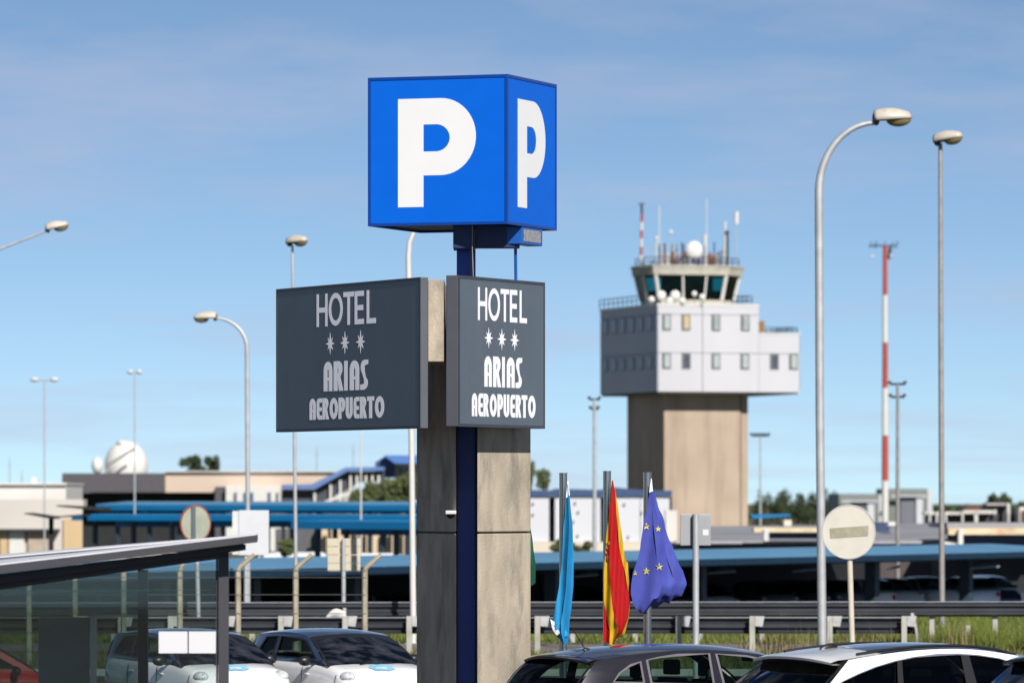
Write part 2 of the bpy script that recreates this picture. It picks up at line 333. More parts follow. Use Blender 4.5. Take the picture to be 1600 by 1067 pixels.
def arc(cx, cy, rx, ry, a, b, n=10): return [(cx+rx*math.cos(t), cy+ry*math.sin(t)) for t in np.linspace(math.radians(a), math.radians(b), n)]
def rect(x0, y0, x1, y1): return [(x0, y0), (x1, y0), (x1, y1), (x0, y1)]
def glyph(c, deco):
    if not deco:                     # light grotesque letters
        s = .155
        return {'H': [[(0,0), (.2,0), (.2,.43), (.8,.43), (.8,0), (1,0), (1,1), (.8,1), (.8,.58), (.2,.58), (.2,1), (0,1)]],
                'O': [arc(.5,.5,.5,.5,0,345,24), arc(.5,.5,.33,.345,345,0,24)],
                'T': [[(.38,0), (.62,0), (.62,.85), (1,.85), (1,1), (0,1), (0,.85), (.38,.85)]],
                'E': [[(0,0), (1,0), (1,.155), (.27,.155), (.27,.42), (.93,.42), (.93,.575), (.27,.575), (.27,.845), (1,.845), (1,1), (0,1)]],
                'L': [[(0,0), (1,0), (1,.155), (.27,.155), (.27,1), (0,1)]]}[c]
    A = [[(0,0), (0,.7)]+arc(.5,.68,.5,.32,170,0,12)+[(1,0), (.6,0), (.6,.36), (.44,.36), (.44,0)], [(.44,.46), (.6,.46), (.6,.70), (.52,.76), (.44,.70)]]
    return {'A': A,
            'R': [[(0,0), (.42,0), (.42,.40), (.60,0), (1.06,0), (.74,.46)]+arc(.55,.74,.42,.26,-50,90,10)+[(0,1)], [(.42,.58), (.50,.58), (.55,.68), (.50,.76), (.42,.76)]],
            'I': [rect(0,0,1,1)],
            'S': [[(.0,0), (.45,0)]+arc(.45,.22,.5,.22,-80,60,8)+[(.55,.62), (.55,.80), (1,.86), (1,1), (.55,1)]+arc(.5,.76,.44,.24,95,230,8)+[(.48,.34), (.48,.2), (0,.17)]],
            'E': [[(1,0), (1,.2), (.5,.2), (.46,.26), (.46,.40), (.92,.40), (.92,.58), (.46,.58), (.46,.72), (.5,.80), (1,.80), (1,1), (.45,1)]+arc(.42,.74,.42,.26,100,180,6)+arc(.42,.26,.42,.26,180,262,6)],
            'O': [arc(.5,.5,.5,.5,0,345,22), arc(.5,.5,.17,.25,345,0,22)],
            'P': [[(0,0), (.42,0), (.42,.34)]+arc(.55,.66,.45,.34,-75,90,12)+[(.0,1)], [(.42,.52), (.54,.54), (.58,.66), (.54,.78), (.42,.80)]],
            'U': [[(0,1), (0,.3)]+arc(.5,.30,.5,.30,185,355,12)+[(1,1), (.6,1), (.6,.26), (.52,.2), (.42,.26), (.42,1)]],
            'T': [[(.29,0), (.71,0), (.71,.80), (1,.80), (1,1), (0,1), (0,.80), (.29,.80)]]}[c]
LAY = {'HOTEL': [('H', 0, .185), ('O', .208, .445), ('T', .458, .632), ('E', .648, .80), ('L', .848, 1)],
       'ARIAS': [('A', 0, .195), ('R', .228, .43), ('I', .465, .54), ('A', .59, .80), ('S', .825, 1)],
       'AEROPUERTO': [('A', 0, .082), ('E', .098, .172), ('R', .178, .258), ('O', .275, .385), ('P', .395, .482), ('U', .492, .582), ('E', .598, .672), ('R', .682, .765), ('T', .776, .868), ('O', .88, 1)]}
def hotel_sign(pxl, Dl, pxr, Dr, zt, zb, thick, label, words, stars, flip):
    A = Vector((X(pxl, Dl), Dl, 0)); B = Vector((X(pxr, Dr), Dr, 0)); e = (B-A).normalized(); Wd = (B-A).length
    n = Vector((e.y, -e.x, 0))
    if n.y > 0: n = -n
    mid = (A+B)/2
    sg = thing('hotel_sign', (mid.x, mid.y, zb), label, 'hotel sign')
    b = MB().obox(A+UP*zb-n*thick, e*Wd, n*(thick-.012), UP*(zt-zb)).build('sign_box', sign_edge, sg, bevel=.01)
    t = .035
    MB().obox(A+UP*(zb+t)-n*.0115+e*t, e*(Wd-2*t), n*.008, UP*(zt-zb-2*t)).build('face_panel', sign_grey, sg)
    f = MB(); o = A+UP*zb-n*.011
    f.obox(o, e*Wd, n*.013, UP*t); f.obox(o+UP*(zt-zb-t), e*Wd, n*.013, UP*t); f.obox(o+UP*t, e*t, n*.013, UP*(zt-zb-2*t)); f.obox(o+UP*t+e*(Wd-t), e*t, n*.013, UP*(zt-zb-2*t))
    f.build('edge_frame', mat('frame grey dark', (.05, .055, .07), .5), sg)
    def hit(px, py):                 # photo pixel -> (u, z) on the sign plane
        k = (px-CX)/F; u = (k*A.y-A.x)/(e.x-k*e.y); D = A.y+u*e.y
        return u, Z(py, D)
    for w, (x0, yt, x1, yb) in words.items():
        u0, z1 = hit(x0, yt); u1, _ = hit(x1, yt); _, z0 = hit(x0, yb)
        for c, a_, b_ in LAY[w]:
            ua, ub = u0+(u1-u0)*a_, u0+(u1-u0)*b_
            def mpf(x, y, d, ua=ua, ub=ub): return A+e*(ua+(ub-ua)*x)+UP*(z0+(z1-z0)*y)+n*(-.002+d)
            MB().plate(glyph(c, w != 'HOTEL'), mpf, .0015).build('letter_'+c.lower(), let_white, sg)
    for (sx, sy, r) in stars:
        u, z = hit(sx, sy); rr = r/F*(A.y+u*e.y)
        pts = []
        for k in range(16):
            q = rr*(1 if k % 4 == 0 else (.80 if k % 2 == 0 else .36)); th = math.pi/2+k*math.pi/8
            pts.append((math.cos(th)*q, math.sin(th)*q))
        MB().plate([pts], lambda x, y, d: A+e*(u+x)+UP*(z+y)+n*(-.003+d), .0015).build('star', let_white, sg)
    return sg, A, e, n, Wd
sN = F/66.5
hotel_sign(431.5, 66.5*236/223.2, 656.7, 66.5, EYE+350/sN, EYE+114/sN, .105, 'wide slate grey hotel sign left of the pillar, in shade', 
    {'HOTEL': (494.5, 460, 587, 511), 'ARIAS': (505.5, 565.5, 575, 611.5), 'AEROPUERTO': (483.5, 623, 600, 656)}, [(515.5, 537, 17), (538.5, 535.5, 17.5), (563, 534, 18)], 0)
hotel_sign(716.8, 66.5, 851.5, 66.5*236/228.3, EYE+353/sN, EYE+117/sN, .17, 'narrower sunlit grey hotel sign right of the pillar',
    {'HOTEL': (747, 448.5, 823.5, 500), 'ARIAS': (757, 556, 816, 604), 'AEROPUERTO': (737.5, 614, 837, 650)}, [(764, 528, 16.5), (784.5, 530, 17), (804.5, 531.5, 17)], 1)
sc_ = thing('security_camera', P(708, 806, 68), 'small white dome security camera on the shaded side of the pillar', 'security camera')
q = P(704, 803, 67.78)
MB().box(q.x-.06, q.x+.07, 67.6, 67.85, q.z, q.z+.045).build('housing', white_paint, sc_, bevel=.01)
MB().ellipsoid((q.x, 67.7, q.z-.01), (.05, .05, .045)).build('dome', black, sc_, smooth='all')
# ---------------------------------------------------------------- street lamps
def lamp_head(c, d, L, par, tilt=0.12):
    """cobra head: c = rear end where the arm enters, d = unit horizontal direction of the nose, L = length"""
    c = Vector(c); d = Vector(d).normalized(); sdv = Vector((-d.y, d.x, 0)).normalized(); up = d.cross(sdv)*-1
    if up.z < 0: up = -up
    def sect(t):                     # half width, top, bottom
        w = .115*L/.62*(.55+.95*math.sin(math.pi*min(1, .18+t*.82))**.8); h = .15*L/.62*(.55+.75*math.sin(math.pi*min(1, .25+t*.75))**.9)
        return w, h
    rows = []
    for i in range(13):
        t = i/12; w, h = sect(t)
        if t == 1: w *= .2; h *= .15
        row = [c+d*(t*L)+sdv*(w*math.cos(a))+up*(h*math.sin(a)) for a in np.linspace(0, math.pi, 11)]
        rows.append(row)
    m = MB(); m.grid(rows); hb = m.build('lamp_housing', lamp_cream, par, smooth='all')
    md = hb.modifiers.new('s', 'SOLIDIFY'); md.thickness = .008
    m = MB()
    m.ellipsoid((0, 0, 0), (L*.33, .12*L/.62, .12*L/.62), 16, 10)
    m.v = [tuple(c+d*(L*.64+v[0])+sdv*v[1]+up*(v[2]-.004)) for v in m.v]; m.build('lamp_lens', lamp_lens, par, smooth='all')
    m = MB(); w, h = sect(0)
    m.v = []; m.ellipsoid((0, 0, 0), (L*.10, w*.95, h*.7), 12, 8)
    m.v = [tuple(c+d*(L*.05+v[0])+sdv*v[1]+up*(v[2]+h*.2)) for v in m.v]; m.build('lamp_socket', mat('lamp socket', (.045, .042, .035), .6), par, smooth='all')
def curve_arm(x, D, ztop, z0, reach, dirx, diry=0.0, n=14, rise=None):
    rise = rise or reach
    out = [Vector((x, D, z0))]
    for i in range(n+1):
        a = math.pi/2*i/n
        out.append(Vector((x+dirx*reach*(1-math.cos(a)), D+diry*reach*(1-math.cos(a)), ztop-rise*(1-math.sin(a)))))
    return out
def street_lamp(px, D, path, rad, head_at, d, L, label, m=galv, grp='street lamps'):
    g0 = ground(D); r = thing('street_lamp', (X(px, D), D, g0), label, 'street lamp', grp)
    rr = [rad*(1.0-.45*i/(len(path)-1)) for i in range(len(path))]
    MB().tube(path, rr, 12).build('pole', m, r, smooth=40)
    MB().box(X(px, D)-.18, X(px, D)+.18, D-.18, D+.18, g0-.02, g0+.02).build('base_plate', galv_dull, r)
    if head_at is not None: lamp_head(head_at, d, L, r)
    return r
# tall curved lamp right of the tower
D = 105; s = F/D
base = Vector((X(1285, D), D, 0)); t0 = P(1279.5, 300, D)
path = [base, P(1281, 650, D), t0]
for i in range(1, 15):
    a = math.pi/2*i/14; path.append(P(1279.5+88*(1-math.cos(a)), 300-108*math.sin(a), D))
lr = street_lamp(1285, D, path, .083, P(1366, 189, D), (1, 0, .07), 60/s, 'tall grey street lamp with a long curved arm, in front of the tower')
D = 135; s = F/D
street_lamp(1472, D, [Vector((X(1472, D), D, 0)), P(1470, 500, D), P(1469.3, 228, D), P(1470, 224, D)], .072, P(1462, 223, D), (.82, -.5, .16), 48/s, 'straight grey street lamp with a short cream head, rightmost one', galv_dull)
D = 155; s = F/D
street_lamp(-58, D, [Vector((X(-58, D), D, 0)), P(-60, 560, D), P(-58, 470, D), P(-40, 410, D), P(-5, 391, D), P(72, 361, D)], .06, P(73, 360, D), (.97, 0, .24), 36/s, 'street lamp whose arm enters the picture from the left edge', galv)
D = 140; s = F/D
street_lamp(462, D, [Vector((X(463, D), D, 0)), P(460, 650, D), P(457, 400, D), P(457, 384, D)], .05, P(451, 381, D), (.8, -.6, .1), 38/s, 'slim pale street lamp rising behind the left hotel sign', galv)
D = 118.9; s = F/D
path = [Vector((X(646, D), D, 0)), P(643, 700, D), P(638, 400, D), P(640, 378, D), P(648, 360, D), P(664, 347, D), P(690, 342, D), P(712, 341, D)]
street_lamp(646, D, path, .066, P(712, 341, D), (1, 0, .03), 50/s, 'white curved street lamp hiding behind the blue parking cube', white_paint)
D = 158; s = F/D
path = [Vector((X(387.5, D), D, ground(D))), P(387, 750, D), P(386, 545, D)]
for i in range(1, 11):
    a = math.pi/2*i/10; path.append(P(386-50*(1-math.cos(a)), 545-48*math.sin(a), D))
street_lamp(387.5, D, path, .066, P(338, 497, D), (-1, 0, -.02), 36/s, 'pale curved street lamp with its head pointing left', galv)
def twin_lamp(px, ytop, ybot, D, w, hl, label, thick=1.5, m=galv, small=True):
    r = thing('twin_lamp', (X(px, D), D, GL), label, 'street lamp', 'slim far street lamps'); s = F/D
    MB().tube([Vector((X(px, D), D, GL)), P(px, ytop, D)], [thick/s, thick/s*.7], 8).build('pole', m, r, smooth=40)
    MB().tube([P(px-w/2, ytop, D), P(px+w/2, ytop, D)], .04, 6).build('cross_arm', m, r)
    for sg in (-1, 1):
        h = MB(); h.ellipsoid(P(px+sg*w/2, ytop-1, D), (hl/s/2, .2, 3.6/s), 12, 8); h.build('lamp_head', white_paint if small else dark_steel, r, smooth='all')
    return r
twin_lamp(69.5, 594, 850, 300, 31, 14, 'far slim lamp with two heads on a crossbar, leftmost')
twin_lamp(210.5, 582, 840, 290, 14, 10, 'far slim lamp with two close heads in front of the dark terminal band')
twin_lamp(564, 640, 940, 260, 14, 9, 'thin white lamp pole half hidden by the left hotel sign', m=white_paint)
def flood_mast(px, tops, D, label, r0=1.7, rows=((0, 26, 4),), m=galv, hm=dark_steel):
    r = thing('floodlight_mast', (X(px, D), D, GL), label, 'floodlight mast'); s = F/D
    MB().tube([Vector((X(px, D), D, GL)), P(px, tops, D)], [r0/s*1.25, r0/s*.8], 8).build('pole', m, r, smooth=40)
    for dy, w, n in rows:
        MB().tube([P(px-w/2, tops+dy, D), P(px+w/2, tops+dy, D)], .05, 6).build('crossbar', hm, r)
        for i in range(n):
            x = px-w/2+w*i/(n-1); q = P(x, tops+dy-2, D); e = 2.6/s
            b = MB(); b.obox(q-Vector((e, e, e*.8)), Vector((2*e, 0, e*.5)), Vector((0, 2*e, 0)), Vector((-e*.4, 0, 1.6*e))); b.build('floodlight', hm, r)
    return r
flood_mast(929, 624, 250, 'pale mast with two dark floodlights, left of the tower shaft', 3, ((0, 16, 2), (15, 12, 2)))
flood_mast(1188, 681, 420, 'thin far mast with a row of small floodlights, right of the tower', 1.5, ((0, 26, 5),))
flood_mast(1402.5, 600, 230, 'brownish mast with four floodlights on two crossbars beside the striped mast', 3, ((0, 24, 2), (20, 22, 2)), m=galv_dull)
r = thing('striped_mast', (X(1383, 520), 520, GL), 'very tall red and white banded mast with floodlights on top', 'floodlight mast'); s = F/520
ysb = [815, 752, 678, 608, 538, 465, 395, 380]; cols = [white_paint, red_paint, white_paint, red_paint, white_paint, red_paint, red_paint]
ysb = [860, 751, 680, 606, 535, 461, 384]; cols = [white_paint, red_paint, white_paint, red_paint, white_paint, red_paint]
for i in range(6):
    w0, w1 = (5.6-.35*i)/s, (5.6-.35*(i+1))/s
    a, b = P(1383, ysb[i], 520), P(1383, ysb[i+1], 520)
    if i == 0: a.z = GL
    MB().tube([a, b], [w0, w1], 12).build('band', cols[i], r, smooth=40)
MB().tube([P(1358, 384, 520), P(1400, 384, 520)], .07, 6).build('crossbar', dark_steel, r)
for x, sx in ((1358, 4), (1365, 4), (1368, 4), (1381, 3), (1392, 3), (1397, 5), (1400, 5)):
    q = P(x, 388, 520); MB().obox(q, (.06, 0, 0), (0, .3, 0), (sx/s*.7, .0, .65)).build('floodlight', dark_steel, r)
MB().ellipsoid(P(1363, 401, 520), (.14, .14, .14), 8, 6).build('beacon', radome, r); MB().ellipsoid(P(1391, 399, 520), (.14, .14, .22), 8, 6).build('beacon', radome, r)
MB().tube([P(1391, 386, 520), P(1389, 405, 520)], .16, 6).build('winch', dark_steel, r)
# ---------------------------------------------------------------- guard rails
WB = [(-.0, .155), (-.02, .15), (-.08, .11), (-.08, .075), (-.005, .03), (-.005, -.03), (-.08, -.075), (-.08, -.11), (-.02, -.15), (0, -.155)]
def guard_rail(name, label, x0, x1, D0_, D1_, zc, side, posts, postm, ph, spacer, lipm=rail_lip):
    r = thing(name, ((x0+x1)/2, (D0_+D1_)/2, 0), label, 'guard rail')
    def yy(x): return D0_+(D1_-D0_)*(x-x0)/(x1-x0)
    nseg = max(1, round((x1-x0)/4)); st = (x1-x0)/nseg
    for i in range(nseg):
        a, b = x0+i*st, x0+(i+1)*st+.03
        m = MB(); m.grid([[(xx, yy(xx)+side*(-.02-p[0]) - .004*i % .008, zc+p[1]) for p in WB] for xx in (a, b)])
        o = m.build('rail_beam', rail_dark, r); md = o.modifiers.new('s', 'SOLIDIFY'); md.thickness = .004
    m = MB(); m.obox((x0, yy(x0)-.045, zc+.157), (x1-x0, yy(x1)-yy(x0), 0), (0, .07, 0), (0, 0, .018)); m.build('top_lip', lipm, r)
    for x in posts:
        y = yy(x)-.17 if spacer else yy(x)+.12
        m = MB(); m.box(x-.06, x+.05, y-.05, y+.05, -.1, ph); p = m.build('rail_post', postm, r, bevel=.008)
        if spacer: MB().add([(x+.052, y-.06, ph-.20), (x+.20, y-.05, ph-.21), (x+.24, y-.05, ph), (x+.052, y-.06, ph), (x+.052, y+.03, ph-.20), (x+.20, y+.03, ph-.21), (x+.24, y+.03, ph), (x+.052, y+.03, ph)],
                [(0,1,2,3), (7,6,5,4), (0,4,5,1), (1,5,6,2), (2,6,7,3), (3,7,4,0)]).build('spacer_block', mat('spacer pale', (.40, .40, .40), .7, var=.2, scale=6), p)
    return r, yy
Dn = 111.0; sn = F/Dn
nearp = [X(v, Dn) for v in (120, 190, 268, 350, 440, 540, 640, 735, 840, 955, 1060, 1175, 1296, 1412)]
guard_rail('guard_rail', 'near steel guard rail on pale posts, ending right of the round sign', X(-60, Dn), X(1428, Dn), Dn, Dn, .56, 1, nearp, post_white, .76, True)
farp = [X(v, 120) for v in (-10, 95, 180, 290, 395, 495, 595, 690, 790, 895, 993, 1095, 1192, 1300, 1400, 1460, 1560, 1660)]
guard_rail('guard_rail', 'far dark steel guard rail across the road running the full width', X(-80, 120), X(1700, 120), 119.3, 120.8, .70, -1, farp, post_white, .86, False)
te = thing('rail_end', (X(1432, Dn), Dn, 0), 'pale curved end piece of the near guard rail by the tall grass', 'rail end')
m = MB(); m.grid([[(X(1424+8*math.sin(t*1.3), Dn)+k*.03, Dn-.1+.1*k, .82-t*.42) for k in (0, 1, 2)] for t in np.linspace(0, 2.2, 9)]); o = m.build('end_plate', post_white, te, smooth='all'); o.modifiers.new('s', 'SOLIDIFY').thickness = .03
te = thing('rail_end', (X(524, 112), 112, 0), 'white folded metal rail end just above the roof of the front small car', 'rail end')
m = MB(); m.grid([[(X(506+a*13, 112), 112-.05*k, .55+.12*math.sin(a*1.4)+.14*k*(.4+.3*a)) for k in (0, 1, 2)] for a in np.linspace(0, 2.7, 8)]); o = m.build('end_plate', white_paint, te, smooth='all'); o.modifiers.new('s', 'SOLIDIFY').thickness = .03
MB().box(X(536, 112), X(541, 112), 111.9, 112.1, -.05, .9).build('post', post_white, te)
tag(MB().box(X(1508, 112), X(1516, 112), 112, 112.1, -.1, .55).build('marker_post', post_white, bevel=.01), 'short pale marker post alone in the tall grass', 'post')
# ---------------------------------------------------------------- concrete fence posts with bent tops
fr = thing('wire_fence', (X(350, 104), 104, 0), 'wire fence on beige concrete posts with bent tops behind the shelter', 'fence')
Df = 104.0; sf = F/Df
fpx = [45, 117, 193, 281, 372, 462, 570]
for i, v in enumerate(fpx):
    sgn = -1 if v == 193 else 1; top = 888 if v > 100 else 912
    tip = P(v+(26 if v > 300 else 12)*1, top-22 if v > 190 else top-8, Df)
    path = [Vector((X(v, Df), Df, -.1)), P(v, top+4, Df), P(v+2, top-2, Df), tip]
    MB().tube(path, [.055, .052, .048, .04], 6).build('fence_post', fence_conc, fr, smooth=40)
wm = mat('fence wire', (.20, .21, .21), .5, metal=.6)
for i, zz in enumerate((.25, .6, .95, 1.3, 1.62, 1.75)):
    MB().tube([Vector((X(-20, Df), Df-.06, zz)), Vector((X(572, Df), Df-.06, zz))], .005, 4).build('fence_wire', wm, fr)
# ---------------------------------------------------------------- signs
def round_pts(n=48): return [(math.cos(2*math.pi*i/n), math.sin(2*math.pi*i/n)) for i in range(n)]
D = 93; s = F/D
r = thing('round_sign', (X(1331, D), D, 0), 'round cream no entry sign with a faded beige bar on a thin leaning post', 'traffic sign')
MB().tube([Vector((X(1333, D), D+.03, -.1)), P(1331.5, 1000, D)+Vector((0, .03, 0)), P(1327, 850, D)+Vector((0, .03, 0))], .048, 10).build('post', mat('beige post', (.55, .49, .40), .7), r, smooth=40)
c = P(1326, 830.5, D)
MB().plate([[(c.x+x*41.5/s, c.z+y*42/s) for x, y in round_pts()]], lambda u, v, d: Vector((u, D-.02+d*-1, v)), .02).build('sign_disc', cream_sign, r)
q = [P(1296, 825, D), P(1357, 821, D), P(1356, 837, D), P(1297, 841, D)]
MB().add([v+Vector((0, -.046, 0)) for v in q], [(0,1,2,3)]).build('faded_bar', faded_bar, r)
rp = round_pts(48)
MB().plate([[(c.x+x*42.3/s, c.z+y*42.8/s) for x, y in rp], [(c.x+x*40.6/s, c.z+y*41/s) for x, y in rp][::-1]], lambda u, v, d: Vector((u, D-.048+d, v)), .05).build('rim', mat('sign rim', (.42, .42, .40), .6), r)
D = 88; s = F/D
r = thing('direction_sign', (X(1087, D), D, 0), 'grey back of a square metal sign on a galvanised post beside the blue flag', 'sign')
MB().tube([Vector((X(1087, D), D-.08, -.1)), P(1087, 803, D)+Vector((0, -.08, 0))], .05, 12).build('post', galv, r, smooth=40)
MB().box(X(1063, D), X(1110.5, D), D, D+.03, Z(852, D), Z(803, D)).build('sign_plate', mat('sign back', (.33, .335, .35), .55, metal=.3, var=.06), r, bevel=.01)
MB().box(X(1098, D), X(1107, D), D-.006, D-.001, Z(836, D), Z(827, D)).build('sticker', paper, r)
MB().box(X(1081, D), X(1084, D), D-.01, D-.002, Z(851, D), Z(804, D)).build('stiffener', mat('stiffener', (.10, .10, .12), .5), r)
D = 130; s = F/D
r = thing('white_sign', (X(386, D), D, 0), 'large white blank sign board rising above the shelter roof', 'sign')
MB().tube([Vector((X(384, D), D+.08, ground(D)-.1)), P(384, 800, D)+Vector((0, .08, 0))], .05, 10).build('post', galv, r, smooth=40)
MB().box(X(373, D), X(420, D), D, D+.05, Z(867, D), Z(797, D)).build('sign_board', mat('white board', (.58, .59, .62), .5, var=.03), r, bevel=.01)
MB().box(X(363, D), X(372.5, D), D+.02, D+.5, Z(866, D), Z(798, D)).build('board_return', mat('board side', (.60, .61, .63), .6, var=.05), r)
D = 122; s = F/D
r = thing('cream_sign', (X(537, D), D, 0), 'cream panel sign on a grey post left of the pillar', 'sign')
MB().tube([Vector((X(537, D), D-.08, -.1)), P(537, 842, D)+Vector((0, -.08, 0))], .045, 10).build('post', galv, r, smooth=40)
for i in range(4): MB().box(X(512, D), X(563, D), D, D+.03, Z(892-i*13+.0, D), Z(880-i*13-.2, D)).build('sign_slat', mat('cream slat', (.54, .48, .36), .6, var=.05), r, bevel=.004)
D = 118.8; s = F/D
r = thing('oval_sign', (X(305, D), D, 0), 'round sign seen from behind with a red rim over the shelter roof', 'traffic sign')
MB().tube([Vector((X(311, D), D+.05, -.1)), P(306, 796, D)+Vector((0, .05, 0))], .045, 10).build('post', galv, r, smooth=40)
cc = P(305, 818, D)
dv = Vector((.78, .62, 0))
def os(u, v, d): return cc+dv*u+Vector((0, 0, v))+Vector((-.62, .78, 0))*(-d)
MB().plate([[(x*.37, y*.37) for x, y in rp]], os, .02).build('sign_disc', mat('sign back green grey', (.36, .38, .30), .6, metal=.2), r)
MB().plate([[(x*.40, y*.40) for x, y in rp], [(x*.365, y*.365) for x, y in rp][::-1]], lambda u, v, d: os(u, v, d-.015), .035).build('rim', mat('faded red rim', (.28, .07, .05), .6), r)
MB().obox(os(-.13, -.37, .04), dv*.1, (0, 0, .74), (.012, -.016, 0)).build('bracket', mat('bracket dark', (.10, .13, .14), .5), r)
# ---------------------------------------------------------------- flags
def strip_flag(parent, D, rows, mats, depth, name='flag_cloth', fold=(3, .03), sub=8):
    """rows: list of (y, [b0..bn]) column boundaries in photo pixels at distance D"""
    m = MB(); ny = 60
    ysr = [q[0] for q in rows]; nb = len(rows[0][1])
    cols = []; depths = []
    for j in range(nb):
        bj = [q[1][j] for q in rows]; cols.append(bj)
    grid = []; tt = np.linspace(0, 1, ny)
    def sm(yv, xsrc):                # smooth interpolation
        i = max(0, min(len(ysr)-2, sum(1 for y in ysr if y <= yv)-1)); f = (yv-ysr[i])/(ysr[i+1]-ysr[i]); f = f*f*(3-2*f)*.5+f*.5
        return xsrc[i]*(1-f)+xsrc[i+1]*f
    for st in range(nb-1):
        m.mi = st; rr = []
        for t in tt:
            y = ysr[0]+(ysr[-1]-ysr[0])*t; row = []
            a, b = sm(y, cols[st]), sm(y, cols[st+1]); da, db_ = depth[st], depth[st+1]
            for k in range(sub+1):
                u = k/sub; x = a+(b-a)*u
                dd = (da+(db_-da)*u)*(.25+.75*t)+fold[1]*math.sin(x/fold[0]+t*5+st)*min(1, t*3)
                row.append(P(x, y+2.5*math.sin(x*.35), D)+Vector((0, dd, 0)))
            rr.append(row)
        m.grid(rr)
    o = m.build(name, mats, parent, smooth='all', recalc=False)
    return o
from mathutils.bvhtree import BVHTree
def on_cloth(cl, parent, loops, mm, name, off=.016):
    vs_ = [v.co+OFF[cl.name] for v in cl.data.vertices]; t = BVHTree.FromPolygons(vs_, [tuple(p.vertices) for p in cl.data.polygons])
    o = Vector((0, 0, EYE))
    def mp(u, v, d):
        q = P(u, v, Dg); dr = (q-o).normalized(); h = t.ray_cast(o, dr)[0]
        return (h if h is not None else P(u, v, Dg-.1))-dr*(off-d)
    MB().plate([loops], mp, 0).build(name, mm, parent, recalc=False)
Dg = 72.0; sg_ = F/Dg
def flag_pole(px, top, label):
    r = thing('flag_pole', (X(px, Dg), Dg, 0), label, 'flag pole', 'steel flag poles')
    MB().tube([Vector((X(px, Dg), Dg, -.05)), P(px, top, Dg)], .052, 20).build('pole', inox, r, smooth=40)
    MB().tube([P(px, top, Dg)-Vector((0, 0, .0)), P(px, top-1.5, Dg)], .056, 20).build('cap', inox, r, smooth=40)
    MB().tube([Vector((X(px, Dg), Dg, 0)), Vector((X(px, Dg), Dg, .06))], .12, 16).build('base_flange', galv, r, smooth=40)
for px, top, lb in ((880, 740, 'brushed steel flag pole carrying the light blue flag'), (948.5, 737, 'brushed steel flag pole carrying the red and yellow flag'), (1011.5, 739, 'brushed steel flag pole carrying the dark blue starred flag'), (811, 741, 'steel flag pole hidden behind the concrete pillar')):
    flag_pole(px, top, lb)
def cloth(nm, c): return mat(nm, c, .75, var=.06, scale=8, spec=.2)
sky_c, red_c, yel_c, eu_c, wh_c, gr_c = cloth('light blue cloth', (.02, .25, .52)), cloth('red cloth', (.36, .006, .008)), cloth('yellow cloth', (.52, .32, .012)), cloth('dark blue cloth', (.06, .075, .34)), cloth('white cloth', (.8, .82, .85)), cloth('green cloth', (.01, .09, .05))
Dc = 71.85
f = thing('light_blue_flag', P(886, 770, Dc), 'limp light blue flag hanging from the leftmost steel pole', 'flag')
strip_flag(f, Dc, [(755, (887, 887.5, 888)), (785, (884, 888, 891)), (830, (880, 889, 895)), (880, (878, 886, 896.5)), (915, (874, 884, 896)), (950, (867, 880, 893)), (972, (862, 876, 890)), (990, (868, 877, 889)), (1004, (877, 881, 888))], [sky_c, cloth('light blue cloth shaded fold', (.015, .21, .46))], (.0, -.10, .05), 'flag_cloth', (2.6, .022))  # second strip in darker cloth paints in the fold's shade
strip_flag(f, Dc-.01, [(750, (886.6, 888)), (775, (884.5, 890.3))], [wh_c], (0, 0), 'hoist_tape', (3, .004), 3)
strip_flag(f, Dc-.05, [(968, (860, 866, 878)), (978, (862, 868, 884)), (992, (870, 876, 888))], [wh_c, sky_c], (0, -.02, .05), 'curled_corner', (3, .02), 4)
f = thing('red_yellow_flag', P(960, 770, Dc), 'limp red and yellow striped flag with a crest on the middle pole', 'flag')
cl = strip_flag(f, Dc, [(748, (956, 956, 956.5, 957.5, 958)), (770, (954, 954, 955.5, 961.5, 962)), (800, (951, 951, 952, 963, 966.5)), (850, (946.5, 946.5, 950.5, 967, 974)), (900, (943.5, 943.5, 953, 978, 982.5)), (940, (943, 943.5, 956, 984, 985)), (965, (943, 948, 960, 982, 983)), (985, (943, 953, 966, 973, 978)), (1005, (943, 952, 958, 960, 961))],
    [red_c, yel_c, red_c, yel_c], (.02, .0, -.09, .03, .07), 'flag_cloth', (2.2, .026))
for (cx_, cy_, w, h, mm) in ((948, 862, 2.6, 6, red_c), (951, 848, 2.4, 3.2, yel_c), (949, 872, 2.2, 5, mat('crest brown', (.25, .08, .02), .7)), (946.5, 855, 1.2, 8, mat('crest pillar', (.45, .38, .25), .7))):
    on_cloth(cl, f, [(cx_+x*w, cy_-y*h) for x, y in round_pts(14)], mm, 'crest')
on_cloth(cl, f, [(974, 877), (981, 878), (982, 892), (976, 891)], yel_c, 'folded_stripe', .006)
f = thing('starred_blue_flag', P(1018, 770, Dc), 'dark blue flag with yellow stars on the right steel pole', 'flag')
cl = strip_flag(f, Dc, [(762, (1016, 1018, 1019, 1020)), (785, (1012, 1019, 1023, 1028)), (820, (1005, 1021, 1030, 1039)), (860, (1000, 1025, 1040, 1053)), (895, (988.5, 1030, 1050, 1069)), (915, (986, 1034, 1056, 1074)), (928, (985.5, 1030, 1050, 1068)), (938, (988, 1020, 1036, 1050)), (950, (994, 1008, 1014, 1020)), (960, (1001, 1003, 1004, 1005))], [eu_c, eu_c, eu_c], (0, -.07, .15, .26), 'flag_cloth', (6, .03))
strip_flag(f, Dc-.02, [(750, (1017, 1018.5)), (770, (1014.5, 1020))], [wh_c], (0, 0), 'hoist_tape', (3, .003), 3)
